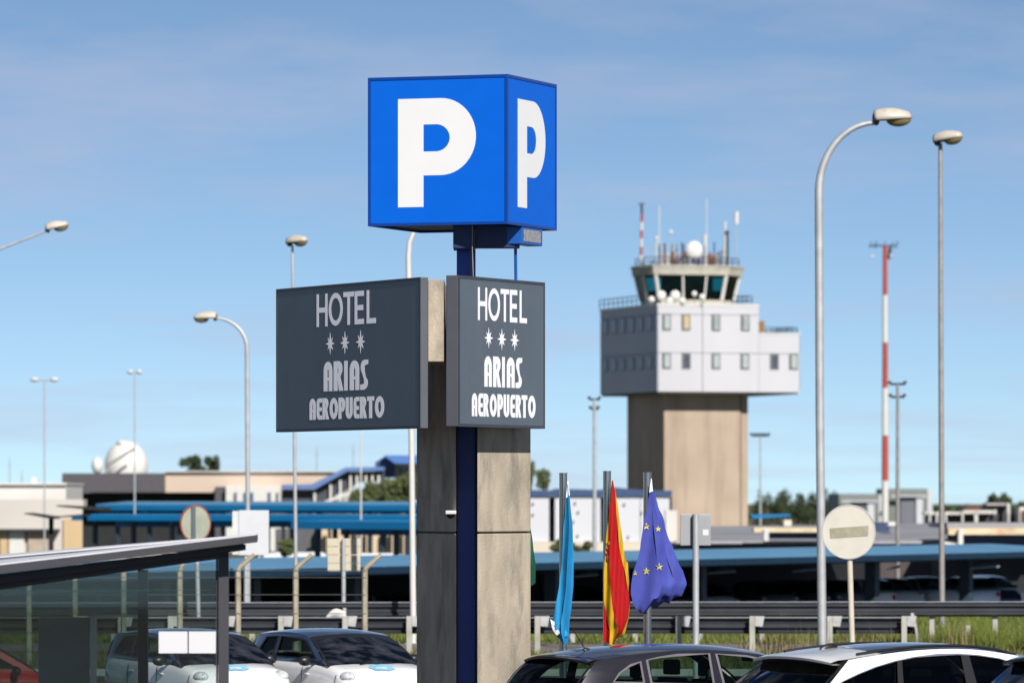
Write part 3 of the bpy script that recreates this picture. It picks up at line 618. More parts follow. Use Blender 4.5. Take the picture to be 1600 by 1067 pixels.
m = 0 and strip_flag(f, Dc-.16, [(880, (1038, 1050, 1064)), (900, (1036, 1052, 1072)), (916, (1040, 1056, 1072)), (921, (1046, 1056, 1066))], [cloth('dark blue cloth underside', (.03, .035, .22)), eu_c], (0, .05, .1), 'folded_hem', (8, .02), 5)
for sx, sy, sr in ((1010, 822, 6), (1028.5, 826, 5), (992.5, 895, 4.2), (1010, 892, 6.2), (1030, 885, 6.5)):
    on_cloth(cl, f, [(sx+math.cos(math.pi/2+k*math.pi/5)*(sr if k % 2 == 0 else sr*.40), sy-math.sin(math.pi/2+k*math.pi/5)*(sr if k % 2 == 0 else sr*.40)) for k in range(10)], mat('star yellow', (.60, .55, .13), .7), 'star')
f = thing('green_flag', P(826, 800, Dc), 'dark green flag edge peeping out behind the concrete pillar', 'flag')
strip_flag(f, 71.5, [(800, (822, 825, 826)), (850, (818, 828, 833)), (885, (816, 830, 837)), (912, (820, 830, 836.5))], [gr_c, gr_c], (0, -.05, .05), 'flag_cloth', (3, .02))
# ---------------------------------------------------------------- bus shelter
Ds = 50.0
sh = thing('bus_shelter', (X(200, Ds), Ds, 0), 'grey glass shelter with a sloping roof at the left edge', 'bus shelter')
def zl(x, ya, yb, xb=400, D=Ds): return Z(ya+(yb-ya)*x/xb, D)
xa = -120
def bar(n_, y0a, y0b, y1a, y1b, x0, x1, d0, d1, m_, par=None):   # sloping bar: top line y0a->y0b, bottom y1a->y1b (at px 0 and 400)
    v = []
    for D_ in (d0, d1):
        v += [(X(x0, d0), D_, zl(x0, y1a, y1b, D=d0)), (X(x1, d0), D_, zl(x1, y1a, y1b, D=d0)), (X(x1, d0), D_, zl(x1, y0a, y0b, D=d0)), (X(x0, d0), D_, zl(x0, y0a, y0b, D=d0))]
    return MB().add(v, [(0,1,2,3), (7,6,5,4), (0,4,5,1), (1,5,6,2), (2,6,7,3), (3,7,4,0)]).build(n_, m_, par or sh, bevel=.004)
bar('roof_fascia', 883, 835.5, 896, 847, xa, 402, 49.6, 49.66, alu)
# roof sheet with seams
v = [(X(xa, 49.66), 49.66, zl(xa, 883, 835.5, D=49.6)-.005), (X(400, 49.66), 49.66, zl(400, 883, 835.5, D=49.6)-.005), (X(400, 52), 52.4, zl(400, 834.5, 834.5, D=52.4)-.005), (X(xa, 52), 52.4, zl(xa, 866, 834.5, D=52.4)-.005)]
roof = MB().add(v+[(a, b, c-.05) for a, b, c in v], [(0,1,2,3), (7,6,5,4), (0,4,5,1), (1,5,6,2), (2,6,7,3), (3,7,4,0)]).build('roof_sheet', mat('roof sheet grey', (.20, .20, .23), .5, var=.1), sh)
for t0_, t1_ in ((.08, .42), (.75, .98)):
    A_ = [Vector(v[0])*(1-t)+Vector(v[3])*t for t in (t0_, t1_)]; B_ = [Vector(v[1])*(1-t)+Vector(v[2])*t for t in (t0_, t1_)]
    k = Vector((0, 0, .012)); MB().add([A_[0]+k, B_[0]+k, B_[1]+k, A_[1]+k, A_[0], B_[0], B_[1], A_[1]], [(0,1,2,3), (7,6,5,4), (0,4,5,1), (1,5,6,2), (2,6,7,3), (3,7,4,0)]).build('roof_seam', alu_light, roof)
bar('gutter_beam', 896.3, 848, 912, 857, xa, 383, 49.8, 49.95, alu_dark)
bar('top_rail', 911.8, 856.8, 921, 864.5, xa, 357, 50.0, 50.08, alu)
bar('rear_gutter', 876, 838, 890, 850, xa, 380, 52.2, 52.35, alu_dark)
def post(x0, x1, D_, top, m_, name='post'): return MB().box(X(x0, D_), X(x1, D_), D_, D_+.09, 0, top).build(name, m_, sh, bevel=.006)
post(341, 357, 49.99, Z(868, 49.99), alu)
MB().box(X(337.5, 50.03), X(340.5, 50.03), 50.02, 50.06, .1, Z(873, 50)).build('glazing_bead', alu_dark, sh)
post(215, 231, 52.1, Z(890, 52.1), alu_dark); post(-118, -104, 50, Z(935, 50), alu)
MB().box(X(150.5, 51.6), X(214, 51.6), 51.6, 51.68, Z(963.5, 51.6), Z(960.5, 51.6)).build('inner_top_frame', mat('pale frame', (.55, .55, .55), .5), sh)
MB().box(X(60, 51.9), X(140, 51.9), 51.9, 51.92, .3, Z(964, 51.9)).build('reflection_panel', mat('reflection panel grey', (.17, .20, .21), .5), sh)  # dull panel imitates dark reflections in the shelter glass
post(141, 150, 51.6, Z(961, 51.6), mat('pale frame', (.55, .55, .55), .5), 'inner_frame')
gl = glass('shelter glass', (.78, .83, .82), .01, gc=.8)
MB().box(X(-104, 50.03), X(337, 50.03), 50.035, 50.045, .12, Z(921, 50.03)).build('glass_panel', glass('shelter glass', (.78, .83, .82), .01, gc=.8), sh)
m = MB(); q = [(X(-104, 50.04), Z(921, 50.04)), (X(337, 50.04), Z(921, 50.04)), (X(337, 50.04), Z(877, 50.04)), (X(-104, 50.04), Z(931, 50.04))]
MB().plate([q], lambda u, w, d: Vector((u, 50.04+d, w)), .01).build('glass_panel', gl, sh)
MB().box(X(-104, 52.15), X(215, 52.15), 52.14, 52.15, .12, Z(906, 52.1)).build('rear_glass_panel', glass('rear glass', (.50, .58, .58), .0, gc=.6), sh)
for a_, b_ in ((248, 293), (295, 340)):
    MB().box(X(a_, 50.02), X(b_, 50.02), 50.022, 50.026, Z(1020, 50.02), Z(986, 50.02)).build('notice', paper, sh)
MB().box(X(-104, 50), X(341, 50), 50, 50.08, .04, .12).build('bottom_rail', alu, sh)
MB().box(X(-60, 51.5), X(130, 51.5), 51.3, 51.8, .44, .5).build('bench', alu_light, sh)
# ---------------------------------------------------------------- cars
car_glass = glass('car glass', (.42, .54, .51), .0, gc=.25)
car_glass_dark = glass('dark car glass', (.055, .065, .08), .0, gc=.5)
tyre_m = mat('tyre', (.012, .012, .012), .85); rim_m = mat('alloy rim', (.5, .5, .52), .35, metal=.8)
interior = mat('car interior', (.02, .02, .022), .8)
seat_m = mat('car seat', (.06, .065, .06), .8)
def lerp_tab(tab, x):
    if x <= tab[0][0]: return tab[0][1]
    for (a, b), (c, d) in zip(tab, tab[1:]):
        if x <= c:
            f = (x-a)/(c-a); return b+(d-b)*f
    return tab[-1][1]
def smooth_tab(tab, x):
    xs_ = [t[0] for t in tab]; n = len(tab)
    if x <= xs_[0]: return tab[0][1]
    if x >= xs_[-1]: return tab[-1][1]
    i = max(j for j in range(n-1) if xs_[j] <= x)
    def sl(j):
        if j == 0: return (tab[1][1]-tab[0][1])/(xs_[1]-xs_[0])
        if j == n-1: return (tab[-1][1]-tab[-2][1])/(xs_[-1]-xs_[-2])
        return (tab[j+1][1]-tab[j-1][1])/(xs_[j+1]-xs_[j-1])
    h = xs_[i+1]-xs_[i]; t = (x-xs_[i])/h
    return (2*t**3-3*t*t+1)*tab[i][1]+(t**3-2*t*t+t)*h*sl(i)+(-2*t**3+3*t*t)*tab[i+1][1]+(t**3-t*t)*h*sl(i+1)
def make_car(name, label, cat, sp, paint, roofm, pillarm, glassm, trimm, group=None):
    """x runs rear (0) to front (L); y is half width; centred afterwards"""
    r = thing(name, (0, 0, 0), label, cat, group); OFF[r.name] = Vector((0, 0, 0))
    L, W = sp['L'], sp['W']; xo = L/2
    low = sp['low']; belt = sp['belt']
    def wid(x):                      # half width in plan
        t = abs(2*x/L-1); return W*(1-.05*t**2-.20*max(0, t-.82)**1.2*4.5*.9)
    # ---- lower body
    st = [0, .03, .10, .22, .4, .7, 1.0, 1.4, 1.8, 2.2, 2.6, 3.0, L-1.15, L-.95, L-.7, L-.45, L-.25, L-.1, L-.03, L]
    st = sorted(set(round(v, 3) for v in st if 0 <= v <= L))
    rows = []
    for x in st:
        w = wid(x); zt = smooth_tab(low, x); endf = 1 if .03 < x < L-.03 else (.97 if x in (0.03, round(L-.03, 3)) else .93)
        zs = zt-.10 if zt > .5 else zt*.8
        zb_ = .22 if .2 < x < L-.2 else .30
        mid = (zs+zb_)/2
        pr = [(0, zt+.03*(1 if x > L-1.3 else .4)), (.45, zt+.024*(1 if x > L-1.3 else .4)), (.78, zt+.005), (.90, zt-.012), (.955, zt-.045), (.985, zs-.02), (1.0, zs-.12), (1.005, mid), (.99, zb_+.12), (.95, zb_+.03), (.88, zb_), (0, zb_)]
        half = [(p[0]*w*endf, p[1] if endf == 1 else zb_+(p[1]-zb_)*(.9 if endf < .95 else .97)+.02) for p in pr]
        rows.append([(x-xo, y, z) for y, z in half]+[(x-xo, -y, z) for y, z in half[::-1]])
    m = MB(); m.grid(rows); n = len(rows[0]); m.f.append(tuple(range(n))[::-1]); m.m.append(0); m.f.append(tuple(range(len(rows)*n-n, len(rows)*n))); m.m.append(0)
    m.build('body', paint, r, smooth=50)
    # ---- cabin
    edge, tum = sp['edge'], sp.get('tum', .30)
    xr0, xr1 = sp['roof']            # roof header positions at the side
    xb0, xb1 = sp['base']            # glass base positions (rear, front)
    def zb(x): return smooth_tab(low, x)-.03
    def side(x, z, d=0): 
        w = wid(x)*.955-(max(0, z-belt)*tum)-.25*max(0, z-belt-.2)**2
        return w+d
    def ze(x): return smooth_tab(edge, x)
    def roofz(x, v): return ze(x)+sp['crown']*(1-abs(v)**2.4)
    rows = []
    xs_ = np.linspace(xr0, xr1, 17)
    for x in xs_:
        row = []
        for v in np.linspace(-1, 1, 19):
            bow = sp.get('bow', .10)*(1-v*v); t = (x-xr0)/(xr1-xr0); xx = x-(bow*.7)*(1-t)**3*(1 if t < .5 else 0)+bow*.6*(t**3)
            row.append((xx-xo, v*side(x, ze(x)), roofz(x, v)))
        rows.append(row)
    m = MB(); m.grid(rows); ro = m.build('roof', roofm, r, smooth='all', recalc=False)
    # spoiler lip
    if sp.get('spoiler'):
        k = sp['spoiler']; rows = []
        for dx, dz in ((sp.get('spoiler_fwd', .10), .004), (sp.get('spoiler_fwd', .1)*.5, .006), (0, .008), (-k*.6, .002), (-k, -.02), (-k+.01, -.045), (0, -.05)):
            rows.append([(xr0+dx-sp.get('bow', .1)*.7*(1-v*v)-xo, v*(side(max(xr0, xr0+dx), ze(max(xr0, xr0+dx)))-(.02 if dx < .01 else -.003)), roofz(max(xr0, xr0+dx), v)+dz-(.02*(k if dx < 0 else 0))) for v in np.linspace(-1, 1, 15)])
        m = MB(); m.grid(rows); m.build('spoiler', sp.get('spoiler_mat', roofm), r, smooth=40)
    # windscreen and rear glass
    def screen(nm, xh, xb, zbv, bow, fr):
        rows = []; N = 9
        for i in range(N):
            t = i/(N-1); row = []
            for v in [-1]+list(np.linspace(-.95, .95, 13))+[1]:
                x = xh+(xb-xh)*t; z0_ = ze(xh)+(sp['crown']*(1-abs(v)**2.4))*(1-t); z = z0_+(zbv-ze(xh))*t
                curve = .035*math.sin(math.pi*t)
                sgn = 1 if xb > xh else -1
                xx = x+sgn*(bow*(1-v*v)*(.6+.5*t)+curve)
                row.append((xx-xo, v*(side(x, z)-.004), z+curve*.5))
            rows.append(row)
        a, b = int(1), N-1
        g = MB(); g.grid([q[1:-1] for q in rows[1:]]); g.build(nm, glassm, r, smooth='all', recalc=False)
        f_ = MB()
        f_.grid(rows[:2]); f_.grid([q[:2] for q in rows[1:]]); f_.grid([q[-2:] for q in rows[1:]])
        f_.build(nm+'_surround', fr, r, smooth='all', recalc=False)
    screen('windscreen', xr1, xb1, zb(xb1), sp.get('bow', .1), black)
    screen('rear_glass', xr0, xb0, zb(xb0)+sp.get('rear_lift', 0), sp.get('bow', .1)*.7, sp.get('rear_surround', black))
    for k in (-1, 1):
        x_ = xb1+sp.get('bow', .1)*1.0; MB().tube([(x_-xo, k*.12-.18, zb(xb1)+.035), (x_-.10-xo, k*.12+.12, zb(xb1)+.06), (x_-.16-xo, k*.12+.34, zb(xb1)+.075)], .007, 5).build('wiper', black, r)
    MB().box(xr1+.16-xo, xr1+.19-xo, -.11, .11, ze(xr1)-.07, ze(xr1)-.01).build('inner_mirror', black, r, bevel=.005)
    # side sheets with window openings
    topc = [(x, ze(x)) for x in np.linspace(xr0, xr1, 14)]
    fb = [(xb1+(xr1-xb1)*t, zb(xb1)+(ze(xr1)-zb(xb1))*t+.03*math.sin(math.pi*t)*.5) for t in np.linspace(0, 1, 6)][:-1]
    rb = [(xr0+(xb0-xr0)*t, ze(xr0)+(zb(xb0)+sp.get('rear_lift', 0)-ze(xr0))*t+.02*math.sin(math.pi*t)) for t in np.linspace(0, 1, 6)][1:]
    bot = [(x, zb(x)-.03) for x in np.linspace(xb0, xb1, 10)]
    outer = bot+fb+topc[::-1]+rb
    for sd_ in (-1, 1):
        def mp_(u, v, d, sd_=sd_): return Vector((u-xo, sd_*(side(u, v)+d), v))
        holes = [w[::-1] for w in sp['windows']]
        m = MB()
        m.plate([outer]+holes, mp_, 0); cs = m.build('cabin_side', pillarm, r, recalc=False)
        nn = []
        for u, v in [p for l_ in [outer]+holes for p in l_]:
            a_ = mp_(u+.02, v, 0)-mp_(u-.02, v, 0); b_ = mp_(u, v+.02, 0)-mp_(u, v-.02, 0); n_ = a_.cross(b_).normalized()
            nn.append(n_ if n_.y*sd_ > 0 else -n_)
        me_ = cs.data; me_.polygons.foreach_set('use_smooth', [True]*len(me_.polygons))
        for p_ in me_.polygons:
            if p_.normal.y*sd_ < 0: p_.flip()
        me_.update(); me_.normals_split_custom_set_from_vertices(nn)
        for w in sp['windows']:
            cx_ = sum(p[0] for p in w)/len(w); cz_ = sum(p[1] for p in w)/len(w)
            gw = MB().plate([w], lambda u, v, d: mp_(u, v, -.012), 0).build('side_window', glassm, r, recalc=False)
            k = sp.get('trim', .02)
            inn = []
            for p in w:
                d_ = Vector((cx_-p[0], cz_-p[1])); q = Vector(p)+d_.normalized()*k; inn.append((q.x, q.y))
            ou = []
            for p in w:
                d_ = Vector((p[0]-cx_, p[1]-cz_)); q = Vector(p)+d_.normalized()*k*.4; ou.append((q.x, q.y))
            MB().plate([ou, inn[::-1]], lambda u, v, d: mp_(u, v, .004+d), .006).build('window_trim', trimm, gw, recalc=False)
        for bp in sp.get('bars', []):
            MB().plate([bp], lambda u, v, d: mp_(u, v, .003+d), .006).build('window_pillar', black, r, recalc=False)
        # mirror
        mx_ = xb1-.42; q = Vector((mx_-xo, sd_*(wid(mx_)+.10), zb(mx_)+.06))
        mm = MB(); mm.ellipsoid(q, (.075, .115, .075), 14, 8, lambda p: (p.x*(1 if p.x > 0 else .5), p.y, p.z)); mo = mm.build('wing_mirror', sp.get('mirror', black), r, smooth='all')
        MB().tube([q+Vector((0, -sd_*.08, -.04)), q+Vector((0, -sd_*.2, -.05))], .022, 6).build('mirror_arm', black, mo)
        for sx in sp.get('seams', (1.04, 2.0, 3.0)):
            pts_ = []
            for z_ in (.40, .55, .70, smooth_tab(low, sx)-.16, smooth_tab(low, sx)-.07):
                pts_.append((sx-xo, sd_*(wid(sx)*1.004 if z_ < smooth_tab(low, sx)-.1 else wid(sx)*.975), z_))
            MB().tube(pts_, .005, 4).build('door_seam', black, r)
        for sx in sp.get('handles', (1.15, 2.15)):
            MB().ellipsoid((sx-xo, sd_*wid(sx)*1.01, smooth_tab(low, sx)-.17), (.09, .018, .016), 10, 6).build('door_handle', paint, r, smooth='all')
        # wheels
        for wx in sp['wheels']:
            rad = sp['wr']; wn_ = MB(); y = wid(wx)-.10
            wn_.tube([(wx-xo, sd_*(y-.11), rad), (wx-xo, sd_*(y-.09), rad), (wx-xo, sd_*(y+.08), rad), (wx-xo, sd_*(y+.105), rad)], [rad*.93, rad, rad, rad*.93], 28)
            wo_ = wn_.build('wheel', tyre_m, r, smooth=40)
            MB().tube([(wx-xo, sd_*(y+.085), rad), (wx-xo, sd_*(y+.112), rad)], [rad*.66, rad*.60], 20).build('rim', rim_m, wo_, smooth=40)
        for hx, nm, mm_ in ((L-.20, 'headlight', mat('headlight', (.5, .52, .55), .1, var=.3, scale=20)), (.07, 'tail_light', mat('tail light', (.35, .01, .01), .15))):
            hx -= (.16 if hx > 1 else 0); h = MB(); zc = smooth_tab(low, hx)-(.06 if hx > 1 else .22)
            h.ellipsoid((hx-xo, sd_*wid(hx)*.83, zc), (.16 if hx > 1 else .09, .11, .09 if hx > 1 else .13), 14, 8); h.build(nm, mm_, r, smooth='all')
        # rails, seats
        if sp.get('rails'):
            MB().tube([(x-xo, sd_*(side(x, ze(x))-.07), ze(x)+.022+(.01 if .05 < (x-xr0)/(xr1-xr0) < .95 else -.01)) for x in np.linspace(xr0+.15, xr1-.1, 9)], .016, 8).build('roof_rail', black, r, smooth=40)
    zf = belt-.06
    m = MB(); m.box(xb0+.25-xo, xb1-.35-xo, -W*.84, W*.84, zf-.05, zf); m.build('cabin_floor', interior, r)
    for sx in sp['seats']:
        for sy in (-.36, .36):
            s_ = MB(); s_.box(sx-xo, sx+.13-xo, sy-.23, sy+.23, zf-.03, zf+.16); s_.box(sx+.01-xo, sx+.10-xo, sy-.12, sy+.12, zf+.19, zf+.36); s_.build('seat', seat_m, r, bevel=.02)
    m = MB(); m.tube([(xb1-.75-xo, sp.get('wheel_y', .36)+.18*math.cos(a), zf+.05+.18*math.sin(a)) for a in np.linspace(0, 2*math.pi, 18)], .015, 6); m.build('steering_wheel', black, r, smooth=40)
    if sp.get('fin'):
        x = sp['fin']; MB().ellipsoid((x-xo, 0, ze(x)+sp['crown']+.01), (.11, .03, .06), 12, 8, lambda p: (p.x+.6*p.z, p.y, p.z)).build('roof_fin', black, r, smooth='all')
    if sp.get('aerial'):
        x, ln = sp['aerial']; MB().tube([(x-xo, 0, ze(x)+sp['crown']-.01), (x-.18-xo, 0, ze(x)+sp['crown']+ln)], .006, 6).build('aerial', black, r)
        MB().ellipsoid((x-xo, 0, ze(x)+sp['crown']), (.06, .03, .025), 10, 6).build('aerial_base', black, r, smooth='all')
    return r
def place(r, px, D, z, head):       # head: heading angle, 0 = to the right, + = away from camera
    r.location = (X(px, D), D, z); r.rotation_euler = (0, 0, head)
    return r
hatch = dict(L=4.32, W=.89, belt=.98, crown=.055, bow=.14, tum=.36,
    low=[(0, .62), (.08, .92), (.3, 1.02), (1.0, 1.01), (2.0, .98), (3.0, .95), (3.3, .94), (3.7, .88), (4.1, .76), (4.32, .52)],
    edge=[(.42, 1.31), (.9, 1.375), (1.5, 1.41), (2.1, 1.405), (2.55, 1.36), (2.75, 1.32)], roof=(.45, 2.72), base=(.10, 3.42),
    windows=[[(.60, 1.08), (1.0, 1.065), (1.005, 1.30), (.86, 1.265), (.70, 1.18)],
             [(1.08, 1.06), (1.90, 1.035), (1.92, 1.375), (1.5, 1.37), (1.25, 1.345), (1.08, 1.315)],
             [(2.02, 1.03), (3.12, 1.0), (2.95, 1.10), (2.62, 1.30), (2.4, 1.345), (2.0, 1.37)]],
    wheels=(.85, 3.42), wr=.31, seats=(1.15, 2.05), spoiler=.10, aerial=(.75, .24), trim=.022)
metal_grey = mat('dark metallic paint', (.022, .021, .034), .22, metal=.55, var=.05, coat=1)
c1 = make_car('hatchback_car', 'dark metallic hatchback in front of the flags', 'car', hatch, metal_grey, metal_grey, mat('dark metallic paint side', (.030, .028, .038), .28, metal=.5, var=.05, coat=.8), car_glass, mat('window trim grey', (.22, .20, .22), .35, metal=.5))
suv = dict(L=4.48, W=.93, belt=1.09, crown=.05, bow=.16, tum=.34,
    low=[(0, .62), (.08, .98), (.3, 1.13), (1.0, 1.14), (2.0, 1.11), (3.0, 1.07), (3.4, 1.06), (3.9, 1.0), (4.3, .88), (4.48, .6)],
    edge=[(.65, 1.45), (1.1, 1.51), (1.7, 1.56), (2.3, 1.56), (2.75, 1.51), (3.05, 1.455)], roof=(.80, 3.02), base=(.04, 3.68),
    windows=[[(.52, 1.20), (1.4, 1.185), (2.2, 1.165), (3.32, 1.13), (3.2, 1.24), (3.05, 1.33), (2.9, 1.395), (2.65, 1.465), (2.4, 1.50), (2.15, 1.517), (1.9, 1.515), (1.6, 1.493), (1.35, 1.455), (1.1, 1.40), (.88, 1.335), (.68, 1.265)]],
    bars=[[(2.17, 1.14), (2.31, 1.14), (2.28, 1.51), (2.18, 1.515)], [(1.32, 1.17), (1.39, 1.17), (1.44, 1.47), (1.38, 1.46)]],
    wheels=(.92, 3.52), wr=.35, seats=(1.2, 2.15), spoiler=.20, trim=.016, fin=1.05, rails=True)
white_car = mat('white car paint', (.80, .80, .80), .25, var=.01, coat=1)
suv['spoiler_mat'] = white_car; suv['spoiler_fwd'] = .42
gloss_black = mat('gloss black roof', (.008, .009, .014), .12, var=.05, coat=1)
c2 = make_car('sport_utility_car', 'white crossover car with a black roof and roof rails, lower right', 'car', suv, white_car, gloss_black, white_car, car_glass_dark, mat('bright window trim', (.45, .46, .5), .3, metal=.8))
city = dict(L=3.48, W=.81, belt=1.0, crown=.05, bow=.14, tum=.30,
    low=[(0, .6), (.06, .95), (.25, 1.03), (1.0, 1.02), (2.0, 1.0), (2.55, .98), (2.75, .96), (3.05, .885), (3.3, .74), (3.48, .52)],
    edge=[(.3, 1.37), (.8, 1.405), (1.3, 1.415), (1.75, 1.39), (2.0, 1.35)], roof=(.28, 1.98), base=(.06, 2.72),
    windows=[[(.42, 1.09), (.98, 1.07), (1.0, 1.36), (.62, 1.34)], [(1.08, 1.07), (2.36, 1.05), (2.2, 1.15), (1.93, 1.31), (1.75, 1.34), (1.08, 1.36)]],
    wheels=(.62, 2.92), wr=.28, seats=(.55, 1.35), wheel_y=.34)
city_roof = mat('navy city car roof', (.018, .032, .075), .2, var=.05, coat=1)
c3 = make_car('city_car', 'small white city car with dark roof parked left of the pillar', 'car', city, white_car, city_roof, city_roof, car_glass, black, 'small white cars with blue splashes')
def splash(c, L, low, seed):
    rg = random.Random(seed); pts = []
    for k in range(22):
        a = 2*math.pi*k/22; q = rg.uniform(.68, 1.0); pts.append((L-.47+.15*q*math.cos(a), -.02+.24*q*math.sin(a)))
    m = MB(); m.plate([pts], lambda u, v, d: Vector((u-L/2, v, smooth_tab(low, u)+.036)), 0); m.build('splash_decal', mat('light blue decal', (.22, .50, .66), .3), c)
for sd_ in (0,): splash(c3, city['L'], city['low'], 3)
c4 = dup(c3); c4['label'] = 'small white city car seen partly through the shelter glass'
hatch = {k: v for k, v in hatch.items() if k != 'aerial'}
blue_dark = mat('dark blue paint', (.01, .02, .06), .15, metal=.3, var=.05, coat=1)
suv2 = {k: v for k, v in suv.items() if k not in ('fin', 'rails', 'spoiler_mat')}; suv2['spoiler_fwd'] = .1
c6 = make_car('blue_car', 'blue car at the lower right corner with only its sloping rear glass showing', 'car', suv2, blue_dark, blue_dark, blue_dark, glass('blue car glass', (.12, .25, .28), .12, gc=.8), black)
reflection_car = mat('red car paint', (.42, .02, .015), .25, var=.03, coat=1)
c7 = make_car('reflection_car', 'red car added behind the shelter glass in place of a reflection', 'car', hatch, reflection_car, reflection_car, reflection_car, car_glass, black)  # added car stands in for a reflection in the shelter glass
place(c1, 1083, 62.5, -.02, math.radians(31))
place(c2, 1443, 57.5, -.03, math.radians(31))
place(c3, 534, 82, -.30, math.radians(-60))
place(c4, 309, 82, -.30, math.radians(-60))
place(c6, 1868, 50.5, .0, math.radians(31)); c6.scale = (1, 1, 1.1); place(c7, -95, 78, -.30, math.radians(20))
# ---------------------------------------------------------------- long blue canopy with cars under it
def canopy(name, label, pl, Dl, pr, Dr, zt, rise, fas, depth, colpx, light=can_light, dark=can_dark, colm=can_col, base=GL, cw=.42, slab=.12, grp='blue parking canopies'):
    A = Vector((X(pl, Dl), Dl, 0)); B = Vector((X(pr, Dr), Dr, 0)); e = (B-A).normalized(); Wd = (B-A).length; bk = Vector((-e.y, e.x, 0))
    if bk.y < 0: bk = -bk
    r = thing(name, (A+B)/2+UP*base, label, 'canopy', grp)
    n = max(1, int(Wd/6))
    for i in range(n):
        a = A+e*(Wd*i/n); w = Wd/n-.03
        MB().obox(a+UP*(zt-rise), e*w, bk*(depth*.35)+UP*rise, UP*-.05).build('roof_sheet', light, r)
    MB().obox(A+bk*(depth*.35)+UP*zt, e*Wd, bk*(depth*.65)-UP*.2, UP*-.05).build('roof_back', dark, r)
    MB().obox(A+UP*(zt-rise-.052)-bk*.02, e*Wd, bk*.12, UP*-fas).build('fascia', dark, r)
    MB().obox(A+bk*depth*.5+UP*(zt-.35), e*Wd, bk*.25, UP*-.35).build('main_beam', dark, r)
    for px in colpx:
        k = (px-CX)/F; u = (k*A.y-A.x)/(e.x-k*e.y); c = A+e*u+bk*(depth*.12)
        MB().obox(c-e*cw/2+UP*base, e*cw, bk*cw, UP*(zt-rise-.3-base)).build('column', colm, r)
        MB().obox(c-e*.12+UP*(zt-rise-.35), e*.24, bk*(depth*.8), UP*.15).build('cross_beam', dark, r)
    return r, A, e, bk
cz = EYE-93/(F/160)
canopy('parking_canopy', 'long light blue canopy over the dark parking area, nearest one', -60, 146, 1700, 213*.995*1.055, cz, .20, .22, 12, (105, 225, 330, 470, 625, 810, 935, 1160, 1427, 1572), grp='blue parking canopies')
for i_, (a_, b_, y0_, y1_) in enumerate(((1106, 1150, 888, 892), (1238, 1276, 886, 889), (1384, 1406, 883, 886), (1516, 1562, 881, 884), (897, 935, 893, 897))):
    Dq = 160+((a_+b_)/2-400)/1200*53+5; v = [P(a_, y1_+3, Dq), P(b_, y1_, Dq), P(b_-2, y1_-5, Dq+2), P(a_+22, y0_-1, Dq+2)]
    o_ = MB().add(v+[q-Vector((0, 0, .03)) for q in v], [(0,1,2,3), (7,6,5,4), (0,4,5,1), (1,5,6,2), (2,6,7,3), (3,7,4,0)]).build('daylight_strip', mat('daylight strip pale', (.45, .52, .58), .5), bpy.data.objects['parking_canopy'])  # pale slabs colour in daylight coming through roof gaps
rw = thing('shade_backdrop', (5, 235, GL), 'added near-black backdrop standing in for the shade behind the parked cars', 'wall')
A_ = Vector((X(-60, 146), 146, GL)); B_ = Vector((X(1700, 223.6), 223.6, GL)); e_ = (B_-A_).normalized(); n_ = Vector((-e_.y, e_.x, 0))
MB().obox(A_+n_*11.4-e_*6, e_*((B_-A_).length+12), n_*.3, UP*2.45).build('backdrop_face', dark_wall, rw)  # added near-black slab supplies the darkness under the canopy
pc = []
spec_small = dict(city); 
kinds_ = [(white_car, 'white'), (mat('silver car', (.42, .43, .45), .3, metal=.6, coat=1), 'silver'), (mat('grey car', (.10, .10, .11), .3, metal=.5, coat=1), 'grey'), (blue_dark, 'dark blue')]
protos = {}
lbls = [(1098, 0), (1245, 2), (1305, 1), (1345, 0), (1392, 0), (1452, 0), (1508, 1), (1545, 3), (905, 3), (1035, 2), (1195, 1), (590, 0), (485, 1), (415, 3)]
for i, (px, k) in enumerate(lbls):
    pm, cn = kinds_[k]
    where = {1098: 'behind the grey square sign', 1245: 'left of the tall curved lamp pole', 1305: 'beneath the round cream sign', 1345: 'right of the round cream sign post', 1392: 'midway between the round sign and the rightmost lamp', 1452: 'left of the rightmost lamp pole', 1508: 'right of the rightmost lamp pole', 1545: 'far right end', 905: 'between the light blue and red flags', 1035: 'behind the starred flag', 1195: 'right of the square sign', 590: 'just left of the pillar', 485: 'left of the cream panel sign', 415: 'behind the white sign board'}[px]
    lb = f'{cn} parked car under the long canopy, {where}'
    if k not in protos:
        c = make_car('parked_car', lb, 'car', city, pm, pm, pm, car_glass, black, 'cars parked under the blue canopy'); protos[k] = c
    else:
        c = dup(protos[k]); c['label'] = lb
    Dd = 160+(px-400)/1200*53+13
    place(c, px, Dd, GL+.01, math.radians(random.choice([-70, -64, 112]))); 
